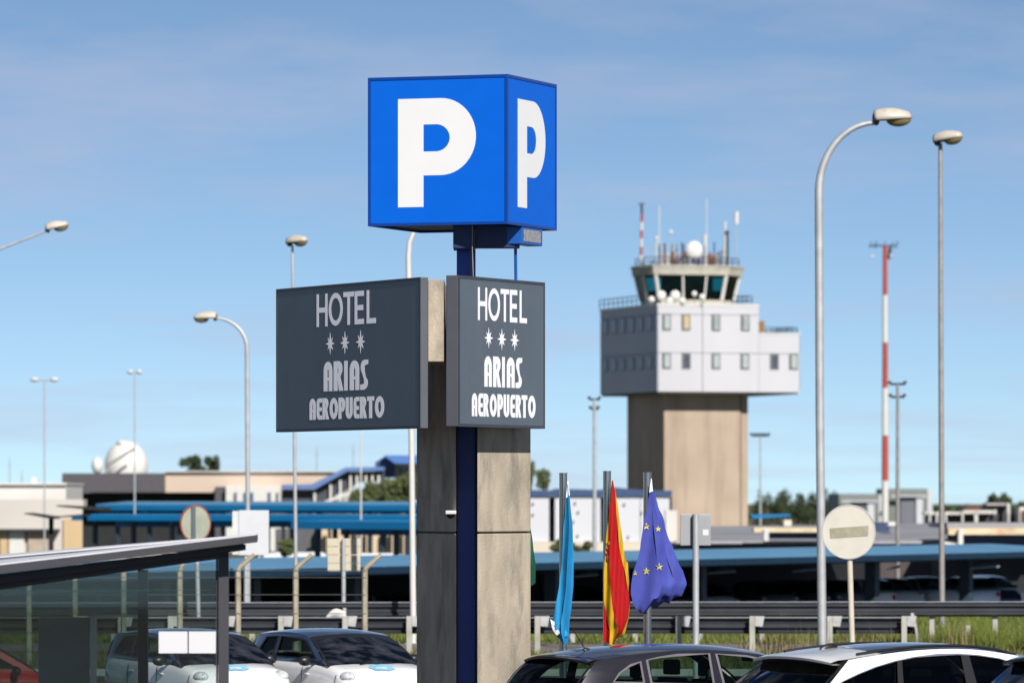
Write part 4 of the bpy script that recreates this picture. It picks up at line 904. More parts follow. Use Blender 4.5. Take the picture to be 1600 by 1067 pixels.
# ---------------------------------------------------------------- left canopies farther back
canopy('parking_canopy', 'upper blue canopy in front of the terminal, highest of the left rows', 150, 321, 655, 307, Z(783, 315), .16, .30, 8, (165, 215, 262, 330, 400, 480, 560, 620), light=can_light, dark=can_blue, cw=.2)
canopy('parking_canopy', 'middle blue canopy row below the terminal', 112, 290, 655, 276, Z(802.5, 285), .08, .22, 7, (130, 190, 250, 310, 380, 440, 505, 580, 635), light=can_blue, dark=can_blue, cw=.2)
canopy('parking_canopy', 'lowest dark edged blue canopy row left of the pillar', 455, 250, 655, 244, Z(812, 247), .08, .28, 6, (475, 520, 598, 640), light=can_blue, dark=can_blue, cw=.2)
bc = thing('black_canopy', (X(75, 245), 245, GL), 'thin black winged canopy on one post, far left', 'canopy')
for a_, b_, y0_, y1_ in ((38, 80, 801, 807), (80, 128, 807, 803)):
    m = MB(); v = [P(a_, y0_, 245), P(b_, y1_, 245), P(b_, y1_+3.5, 245), P(a_, y0_+1.5, 245)]; m.add(v+[q+Vector((0, 5, 0)) for q in v], [(0,1,2,3), (7,6,5,4), (0,4,5,1), (1,5,6,2), (2,6,7,3), (3,7,4,0)]); m.build('roof_wing', dark_wall, bc)
MB().box(X(76, 246), X(83, 246), 246, 246.3, GL, Z(806, 246)).build('post', dark_wall, bc)
bc = thing('black_canopy', (X(120, 275), 275, GL), 'thin black sloping canopy over the dark entrance, behind the winged one', 'canopy')
m = MB(); v = [P(88, 789, 275), P(160, 793, 275), P(160, 798, 275), P(88, 791, 275)]; m.add(v+[q+Vector((0, 6, 0)) for q in v], [(0,1,2,3), (7,6,5,4), (0,4,5,1), (1,5,6,2), (2,6,7,3), (3,7,4,0)]); m.build('roof_wing', dark_wall, bc)
MB().box(X(129, 276), X(136, 276), 276, 276.3, GL, Z(795, 276)).build('post', dark_wall, bc)
# ---------------------------------------------------------------- buildings
def bpx(mb, x0, x1, y0, y1, D, depth=8, base=False):
    zt, zb_ = Z(y0, D), (GL-.1 if base else Z(y1, D)); mb.box(X(x0, D), X(x1, D), D, D+depth, zb_, zt); return mb
lb = thing('cream_building', (X(60, 350), 350, GL), 'low pale building with stepped roof at the far left', 'building')
bpx(MB(), -40, 103, 756, 0, 360, 14, True).build('upper_wall', pale_wall, lb)
bpx(MB(), -40, 130, 780, 0, 356, 3, True).build('front_wall', mat('cream white wall', (.52, .48, .44), .8, var=.05, scale=.2), lb)
bpx(MB(), -40, 104, 754, 757, 359.7, 14.6).build('roof_edge', white_paint, lb)
bpx(MB(), 99, 129, 810, 0, 355.8, .15, True).build('tan_panel', tan_wall, lb)
for a_, b_, mm_ in ((0, 12, tan_wall), (14, 38, white_paint), (44, 76, mat('beige door', (.40, .33, .26), .8))):
    bpx(MB(), a_, b_, 830, 0, 355.7, .15, True).build('door', mm_, lb)
bpx(MB(), -40, 92, 826, 829, 355, 1.6).build('door_canopy', alu, lb)
bpx(MB(), 49, 58, 746, 756, 362, .8).build('roof_vent', white_paint, lb)
tb = thing('terminal_building', (X(300, 500), 500, GL), 'airport terminal with dark band and pale peach fascia', 'terminal')
bpx(MB(), 97, 258, 739, 769, 498, 40).build('dark_band', terminal_dark, tb)
bpx(MB(), 258.3, 532, 737, 769, 498.4, 40).build('pale_fascia', pink_wall, tb)
bpx(MB(), 258, 532, 735.5, 737.3, 498, 40).build('roof_edge', white_paint, tb)
bpx(MB(), 125, 350, 770, 0, 502, 30, True).build('recessed_wall', dark_wall, tb)
bpx(MB(), 336, 353, 760, 0, 497, 6, True).build('grey_pier', terminal_dark, tb)
bpx(MB(), 353, 438, 759, 0, 496, 10, True).build('white_block', white_paint, tb)
for a_, b_ in ((381, 396), (419, 423), (432, 435), (366, 370)):
    bpx(MB(), a_, b_, 769, 784, 495.8, .15).build('window', win_blue, tb)
bpx(MB(), 440, 548, 775, 0, 500, 10, True).build('lower_wall', mat('lower wall grey', (.38, .36, .34), .8), tb)
for i, a_ in enumerate((452, 466, 482, 500, 516, 530)):
    bpx(MB(), a_, a_+6, 778, 0, 499.7, .2, True).build('window', win_blue, tb)
# covered escalator walkway with blue roof
wk = thing('covered_walkway', (X(560, 460), 460, GL), 'sloping walkway with a blue roof climbing towards the gabled block', 'walkway')
def slab(pts, D, depth, n_, mm_, par):
    v = [P(x, y, D) for x, y in pts]; k = len(v)
    return MB().add(v+[q+Vector((0, depth, 0)) for q in v], [tuple(range(k)), tuple(range(k, 2*k))[::-1]]+[(i, i+k, (i+1) % k+k, (i+1) % k) for i in range(k)]).build(n_, mm_, par)
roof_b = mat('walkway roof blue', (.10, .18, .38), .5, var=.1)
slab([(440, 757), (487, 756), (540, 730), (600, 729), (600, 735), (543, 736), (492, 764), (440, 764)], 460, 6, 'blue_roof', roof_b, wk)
slab([(440, 764.5), (492, 764.5), (545, 737), (600, 736), (600, 752), (560, 753), (520, 775), (500, 784), (440, 784)], 461, 4, 'dark_side', mat('walkway side', (.05, .055, .07), .6), wk)  # near-black slab under the blue roof
for a_, y_ in ((490, 770), (515, 757), (530, 750), (546, 742), (556, 742), (570, 742), (580, 742), (590, 742)):
    bpx(MB(), a_, a_+3.5, y_, 0, 460.5, .3, True).build('support_post', pale_wall, wk)
slab([(505, 783), (552, 765), (556, 768), (510, 786)], 459, .4, 'stair_stringer', pale_wall, wk)
gb = thing('gabled_block', (X(615, 470), 470, GL), 'white block with a blue gabled roof left of the pillar', 'building')
slab([(586, 722), (601, 713), (617, 722), (617, 746), (586, 746)], 466, 3, 'gable', mat('gable blue', (.035, .08, .18), .5), gb)
v = [P(599, 711, 465), P(680, 711, 465), P(690, 724, 463), P(617, 724, 463)]; MB().add(v+[q+Vector((0, 9, 0)) for q in v], [(0,1,2,3), (7,6,5,4), (0,4,5,1), (1,5,6,2), (2,6,7,3), (3,7,4,0)]).build('blue_roof', mat('roof blue bright', (.09, .20, .50), .5, var=.08), gb)
bpx(MB(), 617.5, 690, 724.3, 0, 467, 8, True).build('wall', white_paint, gb)
for a_ in (624, 634): bpx(MB(), a_, a_+6, 731, 745, 466.8, .15).build('window', win_dark, gb)
# cream wall and vans under the left canopies
cw = thing('service_building', (X(560, 290), 290, GL), 'low cream building with dark piers behind the left canopies', 'building')
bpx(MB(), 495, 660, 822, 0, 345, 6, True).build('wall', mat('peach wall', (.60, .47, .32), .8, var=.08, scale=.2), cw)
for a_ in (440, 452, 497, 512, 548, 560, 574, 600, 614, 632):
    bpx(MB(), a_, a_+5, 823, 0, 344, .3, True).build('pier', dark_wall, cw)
bpx(MB(), 430, 500, 826, 0, 346, 3, True).build('grey_wall', mat('dark grey wall', (.10, .10, .11), .8), cw)  # plain dark grey stretch of wall
def van(px, y, D, w, label, mm_):
    r = thing('parked_van', (X(px, D), D, GL), label, 'van', 'vans parked by the terminal'); W2 = w/2; H = 2.0
    x = X(px, D); prof = [(-W2, .35), (W2-.05, .35), (W2, .9), (W2-.35, 1.1), (W2-.9, H-.1), (W2-1.1, H), (-W2+.1, H), (-W2, H-.15)]
    MB().plate([[(x+a, GL+b) for a, b in prof]], lambda u, v, d: Vector((u, D+d, v)), 1.8).build('body', mm_, r)
    MB().plate([[(x+W2-1.5, GL+1.15), (x+W2-.55, GL+1.15), (x+W2-1.0, GL+1.8), (x+W2-1.5, GL+1.8)]], lambda u, v, d: Vector((u, D-.02+d, v)), .01).build('window', win_dark, r)
    for a in (-W2+.8, W2-.8): MB().tube([(x+a, D-.03, GL+.33), (x+a, D+.2, GL+.33)], .33, 16).build('wheel', tyre_m, r)
for px, D, w, l_, mm_ in ((178, 262, 4.4, 'white parked van below the dark terminal band', white_car), (160, 275, 4.2, 'pale blue-grey van left of the far lamp pole', mat('pale van', (.40, .44, .52), .5)), (232, 285, 4.4, 'cream van right of the far lamp pole', cream_wall), (458, 262, 3.6, 'white van left of the slim lamp', white_car), (482, 268, 3.4, 'white van between the slim lamp and the cream panel sign', white_car), (598, 262, 3.6, 'white van close to the pillar', white_car)):
    van(px, 0, D, w, l_, mm_)
# radome cluster on the terminal
rd = thing('satellite_dish', (X(195, 540), 540, Z(739, 540)), 'huge white satellite dish on the terminal roof', 'satellite dish'); s = F/540
m = MB(); m.ellipsoid(P(197, 728, 540), (34/s, 30/s, 40/s), 28, 18); m.build('dish', radome, rd, smooth='all')
MB().ellipsoid(P(190, 692, 540), (8/s, 1.2, 5/s), 14, 8).build('feed_housing', radome, rd, smooth='all')
MB().tube([P(166, 728, 536), P(210, 701, 536)], .13, 6).build('feed_arm', galv_dull, rd); bpx(MB(), 163, 169, 727, 740, 536, .5).build('mount', galv_dull, rd)
rd = thing('radome', (X(152, 540), 540, Z(739, 540)), 'small white radome left of the huge dish', 'radome')
MB().ellipsoid(P(152, 727, 540), (9/s, 9/s, 13/s), 16, 10).build('shell', radome, rd, smooth='all')
# white hall behind the flags
wb = thing('white_hall', (X(930, 390), 390, GL), 'white panelled hall with a navy roof behind the flags', 'building')
bpx(MB(), 815, 1050, 776, 845, 391, 25).build('core', dark_wall, wb)
for a_, b_ in ((815, 858), (867, 938), (952, 1000), (1001, 1046)):
    bpx(MB(), a_, b_, 775, 846, 390, .8).build('wall_panel', mat('hall white', (.56, .57, .61), .6, var=.04, scale=.2), wb)
bpx(MB(), 815, 1050, 846.5, 0, 389.6, 20, True).build('plinth', cream_wall, wb)
slab([(815, 765), (862, 766), (868, 763), (940, 765), (960, 761), (1010, 766), (1050, 766), (1050, 775), (815, 775)], 389.8, 26, 'navy_roof', mat('navy roof', (.035, .07, .16), .5, var=.1), wb)
for (x_, y_) in ((833, 786), (833, 803), (899, 785), (904, 799), (896, 814), (903, 836), (976, 787), (982, 838), (1003, 800), (1013, 800)):
    bpx(MB(), x_-1.5, x_+1.5, y_-1.5, y_+1.5, 389.8, .15).build('wall_mark', galv_dull if y_ > 790 else roof_grey, wb)
bpx(MB(), 1040, 1058, 797, 846, 386, 3).build('cream_annex', pale_wall, wb)
# grey low roofs right of the tower
gr = thing('bus_station_roof', (X(1200, 285), 285, GL), 'low grey roofs with yellowed strips between the tower and the striped mast', 'building')
v = [P(1095, 822, 320), P(1480, 817, 320), P(1480, 844, 280), P(1095, 848, 280)]
MB().add(v+[q-Vector((0, 0, .15)) for q in v], [(0,1,2,3), (7,6,5,4), (0,4,5,1), (1,5,6,2), (2,6,7,3), (3,7,4,0)]).build('roof_slab', roof_grey, gr)
bpx(MB(), 1055, 1465, 845, 849, 279, 2).build('roof_edge', mat('roof edge lilac', (.36, .35, .38), .6), gr)
bpx(MB(), 1055, 1465, 849.5, 0, 279.5, 6, True).build('dark_wall', mat('brown shade', (.07, .055, .055), .7), gr)
bpx(MB(), 1178, 1290, 824, 831, 276, 2).build('yellowed_strip', roof_cream, gr); bpx(MB(), 1194, 1201, 826, 845, 275.6, .4).build('white_fin', white_paint, gr)
bpx(MB(), 1203, 1285, 832, 841, 277, 2).build('navy_band', navy, gr)
bpx(MB(), 1367, 1390, 816, 843, 300, 5).build('navy_box', navy, gr)
bpx(MB(), 1388, 1402, 815, 821, 296, 2).build('white_unit', white_paint, gr)
bpx(MB(), 1225, 1237, 812, 824, 318, 3).build('roof_box', cream_wall, gr)
g2 = thing('bus_station_roof', (X(1560, 270), 270, GL), 'rust stained yellow edged roof at the right edge', 'building')
bpx(MB(), 1482, 1640, 825, 835, 268, 4).build('yellowed_strip', roof_cream, g2)
bpx(MB(), 1480, 1640, 817, 824.7, 270, 12).build('roof_top', roof_grey, g2)
bpx(MB(), 1506, 1640, 835.3, 850, 269, 4).build('navy_band', navy, g2)
bpx(MB(), 1498, 1505, 826, 853, 267.5, .6).build('white_fin', white_paint, g2)
slab([(1476, 845), (1498, 850), (1498, 855), (1476, 855)], 267, 1, 'white_wedge', white_paint, g2)
bpx(MB(), 1470, 1640, 851, 0, 271, 6, True).build('base_wall', dark_wall, g2)
# far hangars
for x0, x1, y0, nm_lb in ((1311, 1372, 771, 'smaller grey hangar left of the striped mast'), (1389, 1448, 763, 'larger grey hangar right of the striped mast')):
    hg = thing('hangar', (X((x0+x1)/2, 850), 850, GL), nm_lb, 'hangar', 'far grey hangars')
    bpx(MB(), x0, x1, y0, 0, 850, 30, True).build('wall', hangar_m, hg)
    bpx(MB(), x0+(x1-x0)*.30, x1-8, y0+13, 0, 849, .6, True).build('hangar_door', mat('hangar door', (.13, .135, .165), .6, var=.3, scale=.05, stretch=(3, 1, .1)), hg)
    bpx(MB(), x1-(x1-x0)*.14-8, x1-6, y0+13, 0, 848.6, .5, True).build('door_edge', hangar_l, hg)
    bpx(MB(), x1+1, x1+9, y0+1, 0, 852, 20, True).build('side_bay', hangar_l, hg)
    bpx(MB(), x0+4, x1, y0+10.5, y0+13, 848.2, .8).build('crane_beam', hangar_l, hg)
wh = thing('apron_building', (X(1530, 600), 600, GL), 'low building with white frame, brown arch and dark openings, upper right', 'building')
bpx(MB(), 1456, 1610, 803, 0, 602, 10, True).build('dark_openings', mat('dark openings', (.06, .055, .065), .7, var=.5, scale=.4), wh)
bpx(MB(), 1445, 1512, 799.5, 803.5, 599, 4).build('white_beam', white_paint, wh); bpx(MB(), 1505, 1552, 797, 802, 598, 4).build('white_beam', pale_wall, wh)
for a_ in (1452, 1463, 1477, 1503, 1523, 1575): bpx(MB(), a_, a_+(5 if a_ == 1523 else 2.5), 800, 0, 598, 1, True).build('white_column', white_paint, wh)
c = P(1521, 797, 605); MB().plate([[(c.x+math.cos(a)*13/F*605, c.z+math.sin(a)*7.5/F*605) for a in np.linspace(0, math.pi, 14)]], lambda u, v, d: Vector((u, 605+d, v)), 8).build('arched_roof', brick_red, wh)
bpx(MB(), 1542, 1577, 786, 789, 601, 6).build('upper_beam', mat('mauve beam', (.42, .37, .40), .7), wh); bpx(MB(), 1541, 1580, 789.3, 803, 603, 5).build('upper_storey', mat('upper dark', (.09, .10, .10), .7, var=.4, scale=.5), wh)
bpx(MB(), 1553, 1557, 796, 803, 601, .4).build('white_column', white_paint, wh); bpx(MB(), 1574, 1578, 786, 802, 600, .6).build('white_column', white_paint, wh)
bpx(MB(), 1593, 1630, 792, 0, 597, 6, True).build('end_bay', white_paint, wh); bpx(MB(), 1597, 1630, 797, 813, 596.7, .3).build('dark_bay', brick_red, wh)
sc2 = thing('small_blue_canopy', (X(1205, 400), 400, GL), 'small bright blue canopy just right of the tower foot', 'canopy')
slab([(1174, 804), (1234, 803), (1236, 806), (1176, 810)], 400, 6, 'roof_sheet', can_blue, sc2); bpx(MB(), 1180, 1183, 809, 0, 402, .4, True).build('post', galv, sc2); bpx(MB(), 1226, 1229, 806, 0, 402, .4, True).build('post', galv, sc2)
# ---------------------------------------------------------------- control tower
DT = 435.0; sT = F/DT; th = math.radians(17)
rT = Vector((math.cos(th), math.sin(th), 0)); lT = Vector((-math.sin(th), math.cos(th), 0)); CT = Vector((X(1028, DT), DT, 0))
tw = thing('control_tower', CT+rT*5+lT*7+UP*GL, 'airport control tower with a white box, tan shaft and glazed cab', 'control tower')
def TP(a, b, z): return CT+rT*a+lT*b+UP*z
def zt(py): return Z(py, DT)
LB = 14.5
def tbox(a0, a1, b0, b1, z0, z1, nm, mm_, par=None, **k): return MB().obox(TP(a0, b0, z0), rT*(a1-a0), lT*(b1-b0), UP*(z1-z0)).build(nm, mm_, par or tw, **k)
aM, aE = 8.32, 11.75; z0t, z1t, zE = zt(612), zt(477), zt(520.5)
tbox(.05, aM-.05, .05, LB, z0t+.02, z1t-.02, 'box_core', dark_wall); tbox(aM-.05, aE-.05, .05, LB, z0t+.02, zE-.02, 'extension_core', dark_wall)
aS = (1098-1028)/sT/math.cos(th); zs = [z0t, zt(551), zt(491), z1t]
def wallp(a0, a1, z0, z1): tbox(a0, a1, -.06, .049, z0+.02, z1-.02, 'wall_panel', white_wall)
for i in range(3):
    wallp(0, aS-.025, zs[i], zs[i+1]); wallp(aS+.025, aM, zs[i], zs[i+1]) if i < 2 else wallp(aS+.025, aM, zs[i], zs[i+1])
wallp(aM+.02, aE, zs[0], zs[1]); wallp(aM+.02, aE, zs[1], zE)
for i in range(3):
    MB().obox(TP(-.06, -.06, zs[i]+.02), rT*.11, lT*LB, UP*(zs[i+1]-zs[i]-.04)).build('wall_panel', mat('white cladding shaded side', (.44, .46, .51), .6, var=.05, scale=.2), tw)  # face shade put into a darker, bluer copy of the cladding
MB().obox(TP(aE-.049, -.06, z0t+.02), rT*.05, lT*LB, UP*(zE-z0t-.04)).build('wall_panel', white_wall, tw)
MB().obox(TP(aM-.049, .06, zE), rT*.05, lT*LB, UP*(z1t-zE)).build('wall_panel', white_wall, tw)
tbox(-.1, aM+.02, -.1, LB, z1t-.02, z1t+.15, 'parapet_cap', white_paint); tbox(aM+.03, aE+.04, -.1, LB, zE-.02, zE+.1, 'parapet_cap', white_paint)
tbox(.1, aE-.1, .1, LB, z0t-.12, z0t+.018, 'soffit', mat('soffit dark', (.12, .10, .09), .8))
def twin(px, y0, y1, kind, w=14):
    a = (px-1028)/sT/math.cos(th); hw = w/2/sT/math.cos(th); f = tbox(a-hw, a+hw, -.11, -.055, zt(y1), zt(y0), 'window', win_frame)
    mm_ = {'p': win_pale, 'c': win_cream, 'd': win_dark, 's': win_pale}[kind]
    tbox(a-hw+.2, a+hw-.1, -.135, -.109, zt(y1)+.13, zt(y0)-.13, 'pane', mm_, f)
    if kind == 's':
        for k in (.3, .5, .7): tbox(a-hw+.1, a+hw-.1, -.15, -.134, zt(y1)+(zt(y0)-zt(y1))*k-.03, zt(y1)+(zt(y0)-zt(y1))*k+.03, 'blind_bar', win_dark, f)
for px, k in ((1041, 'p'), (1071.5, 'c'), (1119, 's'), (1165.5, 's')): twin(px, 490, 516, k)
for px, k in ((1041, 'p'), (1072, 'd'), (1119, 'p'), (1165, 'p'), (1212, 'd'), (1242.5, 'p')): twin(px, 551, 576, k)
tbox((1184.5-1028)/sT/math.cos(th), (1193-1028)/sT/math.cos(th)+.2, -.0, .04, zE+.12, zt(500), 'roof_door', mat('brown door', (.22, .12, .05), .6))
for k in range(6):
    for y0, y1 in ((492, 520), (555, 580)):
        bpos = 1.1+k*2.25
        px_ = 1028-bpos*math.sin(th)*sT; dz = (y0-HY)*.0
        f = MB().obox(TP(-.13, bpos, zt(y1-4)), rT*.06, lT*1.15, UP*(zt(y0)-zt(y1-4))).build('window', mat('window frame side', (.28, .31, .38), .5), tw)
        MB().obox(TP(-.16, bpos+.12, zt(y1-4)+.1), rT*.05, lT*.91, UP*(zt(y0)-zt(y1-4)-.2)).build('pane', mat('side pane dull', (.33, .37, .45), .4) if (k, y0) not in ((5, 555), (3, 555), (2, 555)) else win_blue, f)
# shaft
a1, b1 = 1.19, 2.0; wS = (1160-1039)/sT/math.cos(th)
tbox(a1, a1+wS, b1, b1+9.3, GL-.1, z0t-.12, 'shaft', tower_conc)
tbox(a1+wS+.06, a1+wS+.72, b1+.25, b1+8, GL-.1, z0t-.12, 'stair_shaft', tower_conc)
tbox(a1+wS+.002, a1+wS+.13, b1+.12, b1+1, GL-.1, z0t-.13, 'joint_shade_strip', mat('joint shade brown', (.08, .05, .035), .8))  # dark strip paints in the shadow between the two shafts
# cab
oc = [(.14, 1.0), (6.0, 1.0), (7.75, 2.9), (7.75, 5.6), (6.4, 7.4), (1.0, 7.4), (.0, 5.6), (-.35, 2.6)]
cc_ = Vector((3.8, 4.2))
def ring(k, d=0): 
    out = []
    for a, b in oc:
        v_ = Vector((a, b))-cc_; v_ = v_*k; q = cc_+v_; w_ = TP(q.x, q.y, 0); out.append((w_.x, w_.y))
    return out
zb0, zg0, zg1, zr = z1t+.15, zt(467), zt(428), zt(413)
MB().prism(ring(.90), zb0, zg0).build('cab_base', cab_conc, tw)
MB().prism(ring(1.06), zg1, zr-.15, ring(1.08)).build('cab_roof', cab_conc, tw)
MB().prism(ring(1.10), zr-.148, zr).build('cab_roof_edge', cab_conc, tw)
lo, hi = ring(.885), ring(1.0)
def seg(i, t0_, t1_, zlo, zhi, inset=0):
    def q(r_, t): a, b = Vector(r_[i]), Vector(r_[(i+1) % 8]); return a+(b-a)*t
    a, b, c, d = q(lo, t0_), q(lo, t1_), q(hi, t1_), q(hi, t0_)
    return [(a.x, a.y, zlo), (b.x, b.y, zlo), (c.x, c.y, zhi), (d.x, d.y, zhi)]
for i in range(8):
    ts = [0, .385, .72, 1] if i == 0 else ([0, 1] if i in (1, 3, 5, 7) else [0, .5, 1])
    for t0_, t1_ in zip(ts, ts[1:]):
        MB().add(seg(i, t0_, t1_, zg0+.002, zg1-.002), [(0, 1, 2, 3)]).build('cab_window', glass_teal, tw, recalc=False)
    for t_ in ts[:-1]:
        w_ = .16 if t_ == 0 else .09
        a = seg(i, t_, t_, zg0, zg1); MB().tube([a[0], a[3]], w_, 8).build('mullion', pale_wall, tw)
MB().prism(ring(.80), zg0-.3, zg0+.75).build('console_desk', mat('console', (.04, .14, .14), .6), tw)
MB().prism(ring(.5), zg0+.3, zg1-.02).build('cab_core', mat('cab core', (.05, .40, .42), .7, var=.6, scale=.7), tw)
def trail(pts, z, h, nm='railing', n=None):
    m = MB()
    for (a, b), (c, d) in zip(pts, pts[1:]):
        p, q = TP(a, b, z), TP(c, d, z)
        for k in (.5, 1): m.tube([p+UP*h*k, q+UP*h*k], .035, 4)
        cnt = max(1, int((q-p).length/1.1))
        for i in range(cnt+1): w_ = p+(q-p)*i/cnt; m.tube([w_, w_+UP*h], .035, 4)
    return m.build(nm, dark_steel, tw)
trail([(-.1, 14.5), (-.1, 5)], z1t+.15, .75); trail([(6.6, 1.2), (8.2, 1.2), (8.2, 10)], z1t+.15, .7); trail([(aM+.2, .3), (aE-.1, .3), (aE-.1, 10)], zE+.1, .45)
trail([(.0, 5.6), (-.3, 2.7), (.2, 1.1), (6.0, 1.1), (7.7, 2.9)], zr, .62)
trail([(1, 7), (3, 3), (7, 4)], zr, .5)
def ant(px, y0, y1, b, rad, mm_, nm='antenna'):
    k = (px-CX)/F; D_ = DT+b
    MB().tube([Vector((X(px, D_), D_, zr-.01 if y1 is None else Z(y1, D_))), P(px, y0, D_)], rad, 6).build(nm, mm_, tw)
for i in range(6): 
    D_ = DT+3; MB().tube([P(1001.5+.25*i, 412-i*13-.1, D_), P(1001.5+.25*(i+1), 412-(i+1)*13, D_)], .11, 6).build('banded_mast', red_paint if i % 2 else white_paint, tw)
MB().tube([P(1003, 334, DT+4.5), P(1002.5, 318, DT+4.5)], .1, 6).build('mast_tip', dark_steel, tw); MB().tube([P(997, 319, DT+4.5), P(1008, 318, DT+4.5)], .04, 4).build('mast_arm', dark_steel, tw)
for px, y0, b, rad, mm_ in ((1030, 322, 7, .05, white_paint), (1104, 310, 7, .04, white_paint), (1101.5, 366, 4, .11, white_paint), (1048, 362, 6, .05, galv), (1026, 372, 6, .07, white_paint), (1133, 346, 4, .09, white_paint), (1136, 360, 4, .13, dark_steel), (1116, 378, 5, .05, dark_steel), (1065, 378, 5, .04, dark_steel), (1020, 380, 5, .05, galv), (1038, 380, 5, .06, dark_steel), (1150, 352, 5, .05, galv), (1011, 386, 4.5, .04, galv), (1090, 372, 6, .05, galv)):
    ant(px, y0, None if px != 1150 else 412, b, rad, mm_)
_rg = random.Random(11)
for k in range(22):
    px_ = 1030+k*4.8+_rg.uniform(-1.5, 1.5)
    if abs(px_-1084) < 10: continue
    top_ = 413-_rg.choice((14, 18, 22, 27, 32, 40)); ant(px_, top_, None, 2.5+_rg.random()*4, _rg.choice((.04, .05, .07)), [dark_steel, galv, brick_red, white_paint][k % 4])
    if k % 3 == 0:
        for h_ in (.35, .7): MB().tube([P(px_-2.2, 413-(413-top_)*h_, DT+4), P(px_+2.2, 413-(413-top_)*h_, DT+4)], .04, 4).build('antenna_arm', [dark_steel, red_paint][k % 2], tw)
for k in range(3):
    MB().box(X(1063+k*6, DT+2), X(1066+k*6, DT+2), DT+2, DT+2.4, zr-.01, zr+.45+.2*k).build('roof_unit', galv_dull, tw)
MB().tube([P(1150.5, 350, DT+5), P(1151, 331, DT+5)], .17, 8).build('whip_antenna', radome, tw)
for px, y_, rr_ in ((1048, 363, .16), (1026, 372, .15)): MB().ellipsoid(P(px, y_, DT+6), (rr_, rr_, rr_), 8, 6).build('gps_dome', radome, tw)
MB().ellipsoid(P(1135.5, 364, DT+4), (.2, .2, .2), 8, 6).build('obstruction_light', dark_steel, tw)
MB().ellipsoid(P(1084.5, 391, DT+3), (.68, .3, .72), 20, 12).build('round_dish', radome, tw, smooth='all')
MB().tube([P(1084, 400, DT+3.3), P(1084, 413, DT+3.3)], .12, 6).build('dish_stand', dark_steel, tw)
for i, px in enumerate((1036, 1041, 1052, 1058, 1063, 1070, 1075, 1106, 1110, 1114, 1119, 1123, 1094)):
    MB().box(X(px-1.5, DT+4), X(px+1.5, DT+4), DT+4+i*.1, DT+4.3+i*.1, zr-.01, Z(397-(i % 3)*2, DT+4)).build('antenna_frame', [red_paint, galv_dull, brick_red][i % 3], tw)
for px, y_, rr_, b in ((1018, 468, .26, .0), (1033, 462, .4, .4), (1055, 462, .42, .5), (1046, 470, .3, .2), (1066, 470, .28, .2), (1085, 459, .22, .6), (1097, 464, .24, .5)):
    MB().ellipsoid(P(px, y_, DT+b+.2), (rr_, rr_*.6, rr_), 14, 8).build('small_dish', radome, tw, smooth='all')
    MB().tube([P(px, y_+3, DT+b+.3), P(px, 477, DT+b+.3)], .05, 5).build('dish_stand', galv_dull, tw)
# ---------------------------------------------------------------- trees and shrubs
def tree(px, ytop, ybot, D, wpx, label, cat='tree', leaf=leaf_dark, n=2600, name='leafy_tree', lobes=9, grp=None, conifer=False, base=GL, seed=None):
    rg = random.Random(seed if seed is not None else int(px*7+ytop)); s = F/D
    r = thing(name, (X(px, D), D, base), label, cat, grp); H = Z(ytop, D); Zb = Z(ybot, D); W_ = wpx/2/s
    cx_ = X(px, D); hh = H-Zb
    t = MB(); t.tube([(cx_, D, base-.1), (cx_+.05, D, Zb+hh*.3), (cx_, D, Zb+hh*.75)], [W_*.12+.05, W_*.08+.04, .03], 8)
    for k in range(5):
        a = rg.uniform(0, 6.28); t.tube([(cx_, D, Zb+hh*.25), (cx_+math.cos(a)*W_*.6, D+math.sin(a)*W_*.5, Zb+hh*rg.uniform(.45, .8))], [W_*.05+.03, .02], 5)
    t.build('trunk', bark, r)
    bl = []
    for k in range(lobes):
        if conifer:
            f_ = k/lobes; bl.append(((rg.uniform(-.15, .15))*W_, rg.uniform(-.15, .15)*W_, Zb+hh*f_, W_*(1-f_)*.9+.1, hh/lobes*1.2))
        else:
            a = rg.uniform(0, 6.28); q = rg.uniform(.1, .72); f_ = rg.uniform(.2, .82)
            bl.append((math.cos(a)*W_*q, math.sin(a)*W_*q, Zb+hh*f_, W_*rg.uniform(.28, .42), hh*rg.uniform(.16, .26)))
    V = []; Fc = []; ls = .045*W_+.10*(D/400)**.5*.8
    for k in range(n):
        b = bl[rg.randrange(len(bl))]; u = Vector((rg.gauss(0, 1), rg.gauss(0, 1), rg.gauss(0, 1))).normalized()*rg.uniform(.55, 1.08)
        c = Vector((cx_+b[0]+u.x*b[3], D+b[1]+u.y*b[3], b[2]+u.z*b[4]))
        a = Vector((rg.gauss(0, 1), rg.gauss(0, 1), rg.gauss(0, 1))).normalized()*ls*rg.uniform(.5, 1.2); d = a.orthogonal().normalized()*ls*rg.uniform(.3, .8); i = len(V)
        V += [c-a, c+d, c+a, c-d]; Fc.append((i, i+1, i+2, i+3))
    m = MB(); m.add(V, Fc); m.build('crown', leaf, r, recalc=False)
    return r
tree(303, 711, 748, 620, 52, 'dark rounded tree above the terminal roof, left part', n=1800); tree(332, 709, 748, 625, 34, 'smaller dark tree above the terminal roof, right part', n=1400)
tree(575, 745, 800, 400, 66, 'dark green bushy tree in front of the covered walkway', leaf=leaf_mid); tree(620, 738, 800, 405, 70, 'larger green tree beside the gabled block', leaf=leaf_mid)
tree(822, 716, 775, 430, 36, 'tree showing right of the pillar above the white hall', n=1500, leaf=leaf_mid); tree(848, 730, 775, 435, 28, 'small tree tip right of the pillar', n=900, leaf=leaf_mid)
tree(878, 843, 868, 300, 40, 'round shrub at the foot of the white hall, left of two', 'shrub', leaf_mid, 1200, 'leafy_shrub'); tree(905, 846, 868, 302, 42, 'round shrub at the foot of the white hall, right of two', 'shrub', leaf_mid, 1200, 'leafy_shrub')
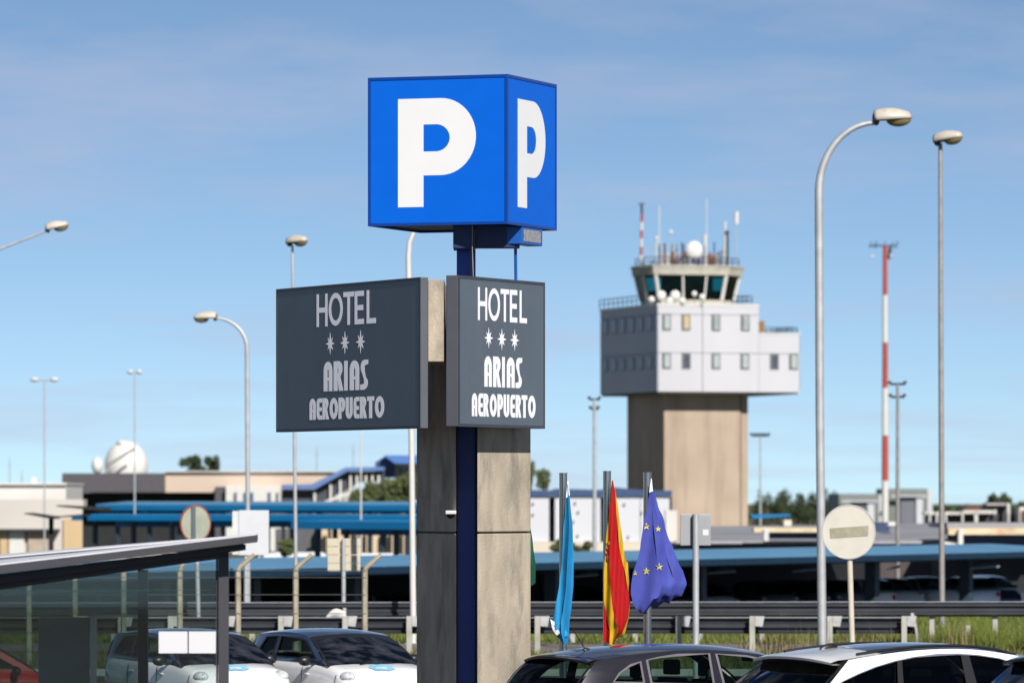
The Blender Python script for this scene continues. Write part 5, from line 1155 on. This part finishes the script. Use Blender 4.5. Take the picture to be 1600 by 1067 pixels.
tree(443, 842, 872, 250, 34, 'sunlit green shrub behind the white sign board', 'shrub', leaf_mid, 900, 'leafy_shrub'); tree(408, 846, 872, 255, 26, 'green shrub left of the slim lamp', 'shrub', leaf_mid, 800, 'leafy_shrub')
specs = [(1183, 783, 24), (1199, 770, 30), (1216, 776, 28), (1231, 772, 26), (1246, 780, 24), (1262, 777, 28), (1275, 772, 24), (1290, 768, 28), (1302, 772, 24), (1318, 783, 24)]
for i, (px, yt, w) in enumerate(specs):
    wh_ = ['right beside the tower shaft', 'just right of the thin floodlight mast', 'third from the tower', 'above the small blue canopy', 'low gap left of the lamp pole', 'close left of the curved lamp pole', 'directly left of the curved lamp pole', 'directly right of the curved lamp pole', 'above the round sign', 'lowest beside the smaller hangar'][i]
    tree(px, yt-10, 830, 950, w*1.4, 'dark far tree '+wh_, n=1100, lobes=8, grp='dark far trees right of the tower', name='far_tree', conifer=False)
tree(1551, 769, 800, 640, 22, 'dark tree above the apron building, left of two', n=900); tree(1570, 768, 812, 645, 36, 'dark tree above the apron building, right of two', n=1600)
for i, (px, yt) in enumerate(((1499, 789), (1510, 787), (1537, 788), (1588, 792))):
    tree(px, yt, 806, 640, 12, ['thin tree left of the brown arch', 'thin tree touching the brown arch', 'thin tree right of the brown arch', 'small tree beside the end bay'][i], n=300, name='small_tree')
wd = MB(); V = []; Fc = []; rg = random.Random(5)
for k in range(9000):
    x = rg.uniform(-260, 330); h = 3+2.5*math.sin(x*.05)+1.5*math.sin(x*.17+1); c = Vector((x, 1500+rg.uniform(0, 40), GL+rg.random()*h)); a = Vector((rg.gauss(0, 1), rg.gauss(0, 1), rg.gauss(0, 1))).normalized()*1.1; d = a.orthogonal().normalized()*.9; i = len(V); V += [c-a, c+d, c+a, c-d]; Fc.append((i, i+1, i+2, i+3))
wd.add(V, Fc); tag(wd.build('distant_woods', leaf_dark, recalc=False), kind='stuff')
for px, yt in ((15, 715), (34, 735), (495, 698), (552, 694)):
    D_ = 900; r = thing('thin_mast', (X(px, D_), D_, GL), {15: 'faint thin mast above the cream building, leftmost', 34: 'faint shorter thin mast above the cream building', 495: 'faint thin mast left of the covered walkway', 552: 'faint thin mast over the covered walkway'}[px], 'mast')
    MB().tube([Vector((X(px, D_), D_, GL)), P(px, yt, D_)], [.12, .05], 6).build('pole', galv_dull, r)
    MB().tube([P(px-2, yt+12, D_), P(px+2, yt+12, D_)], .05, 4).build('cross_arm', galv_dull, r)
